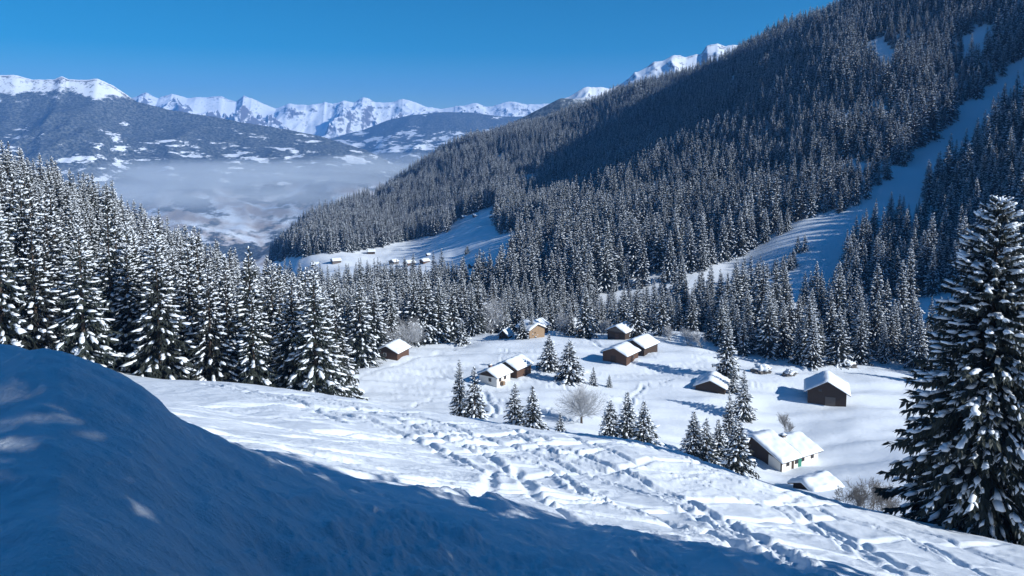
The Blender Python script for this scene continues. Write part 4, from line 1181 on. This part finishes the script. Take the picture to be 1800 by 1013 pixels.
# wood pile and railing at the small white house
x, y, z = ground_px(872, 676, 118)
t = thing('wood_pile', 'low pile of split firewood between the small white house and the barn', 'wood pile', (x, y, z), -0.6)
for i in range(7):
    for j in range(3):
        Vv, Ff = [], []
        for e in (0, 1):
            for k in range(6):
                Vv.append((i * 0.36 + 0.16 * math.cos(k * 1.047), e * 0.9, 0.1 + j * 0.32 + 0.16 * math.sin(k * 1.047)))
        Ff = [tuple(range(6)), tuple(range(11, 5, -1))] + [(k, k + 6, (k + 1) % 6 + 6, (k + 1) % 6) for k in range(6)]
        part('log', (Vv, Ff), M['wood_light'], t)

# ------------------------------------------------------------------ snowy boulders at the wood edge
def boulder(px, py, r, label, seed):
    x, y, z = ground_px(px, py, 150)
    u = np.linspace(0, 2 * math.pi, 25)[:-1]; v = np.linspace(-0.25 * math.pi, 0.5 * math.pi, 13)
    U, Vv = np.meshgrid(u, v)
    rad = r * (0.9 + 0.55 * fbm(np.cos(U) * 1.3 + seed, np.sin(U) * 1.3 + Vv * 1.6, 4, seed, 0.6))
    X = rad * np.cos(Vv) * np.cos(U) * 1.25; Yy = rad * np.cos(Vv) * np.sin(U); Z = rad * 0.8 * np.sin(Vv)
    t = thing('boulder', label, 'boulder', (x, y, z))
    Va = np.stack([X.ravel(), Yy.ravel(), Z.ravel()], 1)
    link('rock', mesh_np('rock', Va, grid_faces(13, 24, True), M['rock'], False), t)
    Vs = Va[24 * 6:].copy(); k_ = np.repeat(np.arange(7), 24)
    ang = np.tile(np.arange(24), 7)
    Vs[:, 2] += r * np.where(k_ == 0, -0.12 - 0.1 * np.sin(ang * 1.7), 0.06 + 0.05 * np.sin(ang * 0.9 + k_))
    Vs[:, :2] *= np.where(k_ == 0, 0.93, 1.03)[:, None]
    link('snow', mesh_np('snow', Vs, grid_faces(7, 24, True), M['snow'], True), t)
boulder(1338, 654, 2.2, 'snow-capped boulder at the wood edge near the slim spruce', 3)
boulder(1388, 660, 1.6, 'snow-capped boulder midway along the wood edge', 4)
boulder(1487, 645, 2.5, 'large snow-capped boulder above the big black barn', 5)

# ------------------------------------------------------------------ cloud lying in the valley
def fog_bank(name, label, c, dims, dens, seed, rot=0.0, lo=0.42):
    u = np.linspace(0, 2 * math.pi, 33)[:-1]; v = np.linspace(-0.5 * math.pi, 0.5 * math.pi, 17)
    U, Vv = np.meshgrid(u, v)
    V = np.stack([(np.cos(Vv) * np.cos(U)).ravel(), (np.cos(Vv) * np.sin(U)).ravel(), np.sin(Vv).ravel()], 1) * np.array(dims)
    m = bpy.data.materials.new('valley_cloud'); m.use_nodes = True
    nt = m.node_tree; nt.nodes.remove(nt.nodes['Principled BSDF'])
    out = nt.nodes['Material Output']
    pv = N(nt, 'ShaderNodeVolumePrincipled'); pv.inputs['Color'].default_value = (0.84, 0.93, 1.0, 1); pv.inputs['Anisotropy'].default_value = 0.0
    tc = N(nt, 'ShaderNodeTexCoord')
    mp = N(nt, 'ShaderNodeMapping'); mp.inputs['Scale'].default_value = [1 / d for d in dims]
    nt.links.new(tc.outputs['Object'], mp.inputs[0])
    ln = N(nt, 'ShaderNodeVectorMath', operation='LENGTH'); nt.links.new(mp.outputs[0], ln.inputs[0])
    fall = N(nt, 'ShaderNodeMapRange'); fall.inputs[1].default_value = 1.0; fall.inputs[2].default_value = 0.35
    nt.links.new(ln.outputs['Value'], fall.inputs[0])
    mp2 = N(nt, 'ShaderNodeMapping'); mp2.inputs['Scale'].default_value = (1 / 1100, 1 / 900, 1 / 120); mp2.inputs['Location'].default_value = (seed * 3.1, seed, 0)
    nt.links.new(tc.outputs['Object'], mp2.inputs[0])
    nz = N(nt, 'ShaderNodeTexNoise'); nz.inputs['Scale'].default_value = 1.0; nz.inputs['Detail'].default_value = 6; nz.inputs['Roughness'].default_value = 0.6; nz.inputs['Distortion'].default_value = 0.6
    nt.links.new(mp2.outputs[0], nz.inputs['Vector'])
    r2 = N(nt, 'ShaderNodeMapRange'); r2.inputs[1].default_value = lo; r2.inputs[2].default_value = 0.72
    nt.links.new(nz.outputs['Fac'], r2.inputs[0])
    m1 = N(nt, 'ShaderNodeMath', operation='MULTIPLY'); nt.links.new(fall.outputs[0], m1.inputs[0]); nt.links.new(r2.outputs[0], m1.inputs[1])
    m2 = N(nt, 'ShaderNodeMath', operation='MULTIPLY'); nt.links.new(m1.outputs[0], m2.inputs[0]); m2.inputs[1].default_value = dens
    nt.links.new(m2.outputs[0], pv.inputs['Density'])
    nt.links.new(pv.outputs[0], out.inputs['Volume'])
    o = link(name, mesh_np(name, V, grid_faces(17, 32, True), m, True), None, c, rot)
    o['kind'] = 'stuff'
    tag(o, label, 'cloud')
    return o
fog_bank('valley_cloud', 'flat bank of pale cloud lying in the deep valley', (-1450, 4300, -250), (1700, 950, 140), 0.0042, 2, lo=0.42)
fog_bank('valley_cloud', 'small torn shred of cloud floating over the larger bank', (-560, 4700, -160), (900, 500, 75), 0.005, 5, lo=0.44)
fog_bank('valley_mist', 'thin veil of mist under the cloud bank in the valley', (-1350, 4100, -345), (1600, 950, 170), 0.0007, 9, lo=0.30)

# ------------------------------------------------------------------ the air
def haze():
    V, Fs = boxv(-13200, 13200, -5200, 15600, -960, 1010)
    m = bpy.data.materials.new('mountain_air'); m.use_nodes = True
    nt = m.node_tree; nt.nodes.remove(nt.nodes['Principled BSDF'])
    pv = N(nt, 'ShaderNodeVolumePrincipled')
    pv.inputs['Color'].default_value = (0.14, 0.43, 1.0, 1)
    pv.inputs['Density'].default_value = 7.0e-5
    nt.links.new(pv.outputs[0], nt.nodes['Material Output'].inputs['Volume'])
    o = part('haze', (V, Fs), m, None)
    o['kind'] = 'stuff'; tag(o, 'thin blue haze filling the mountain air', 'haze')
haze()
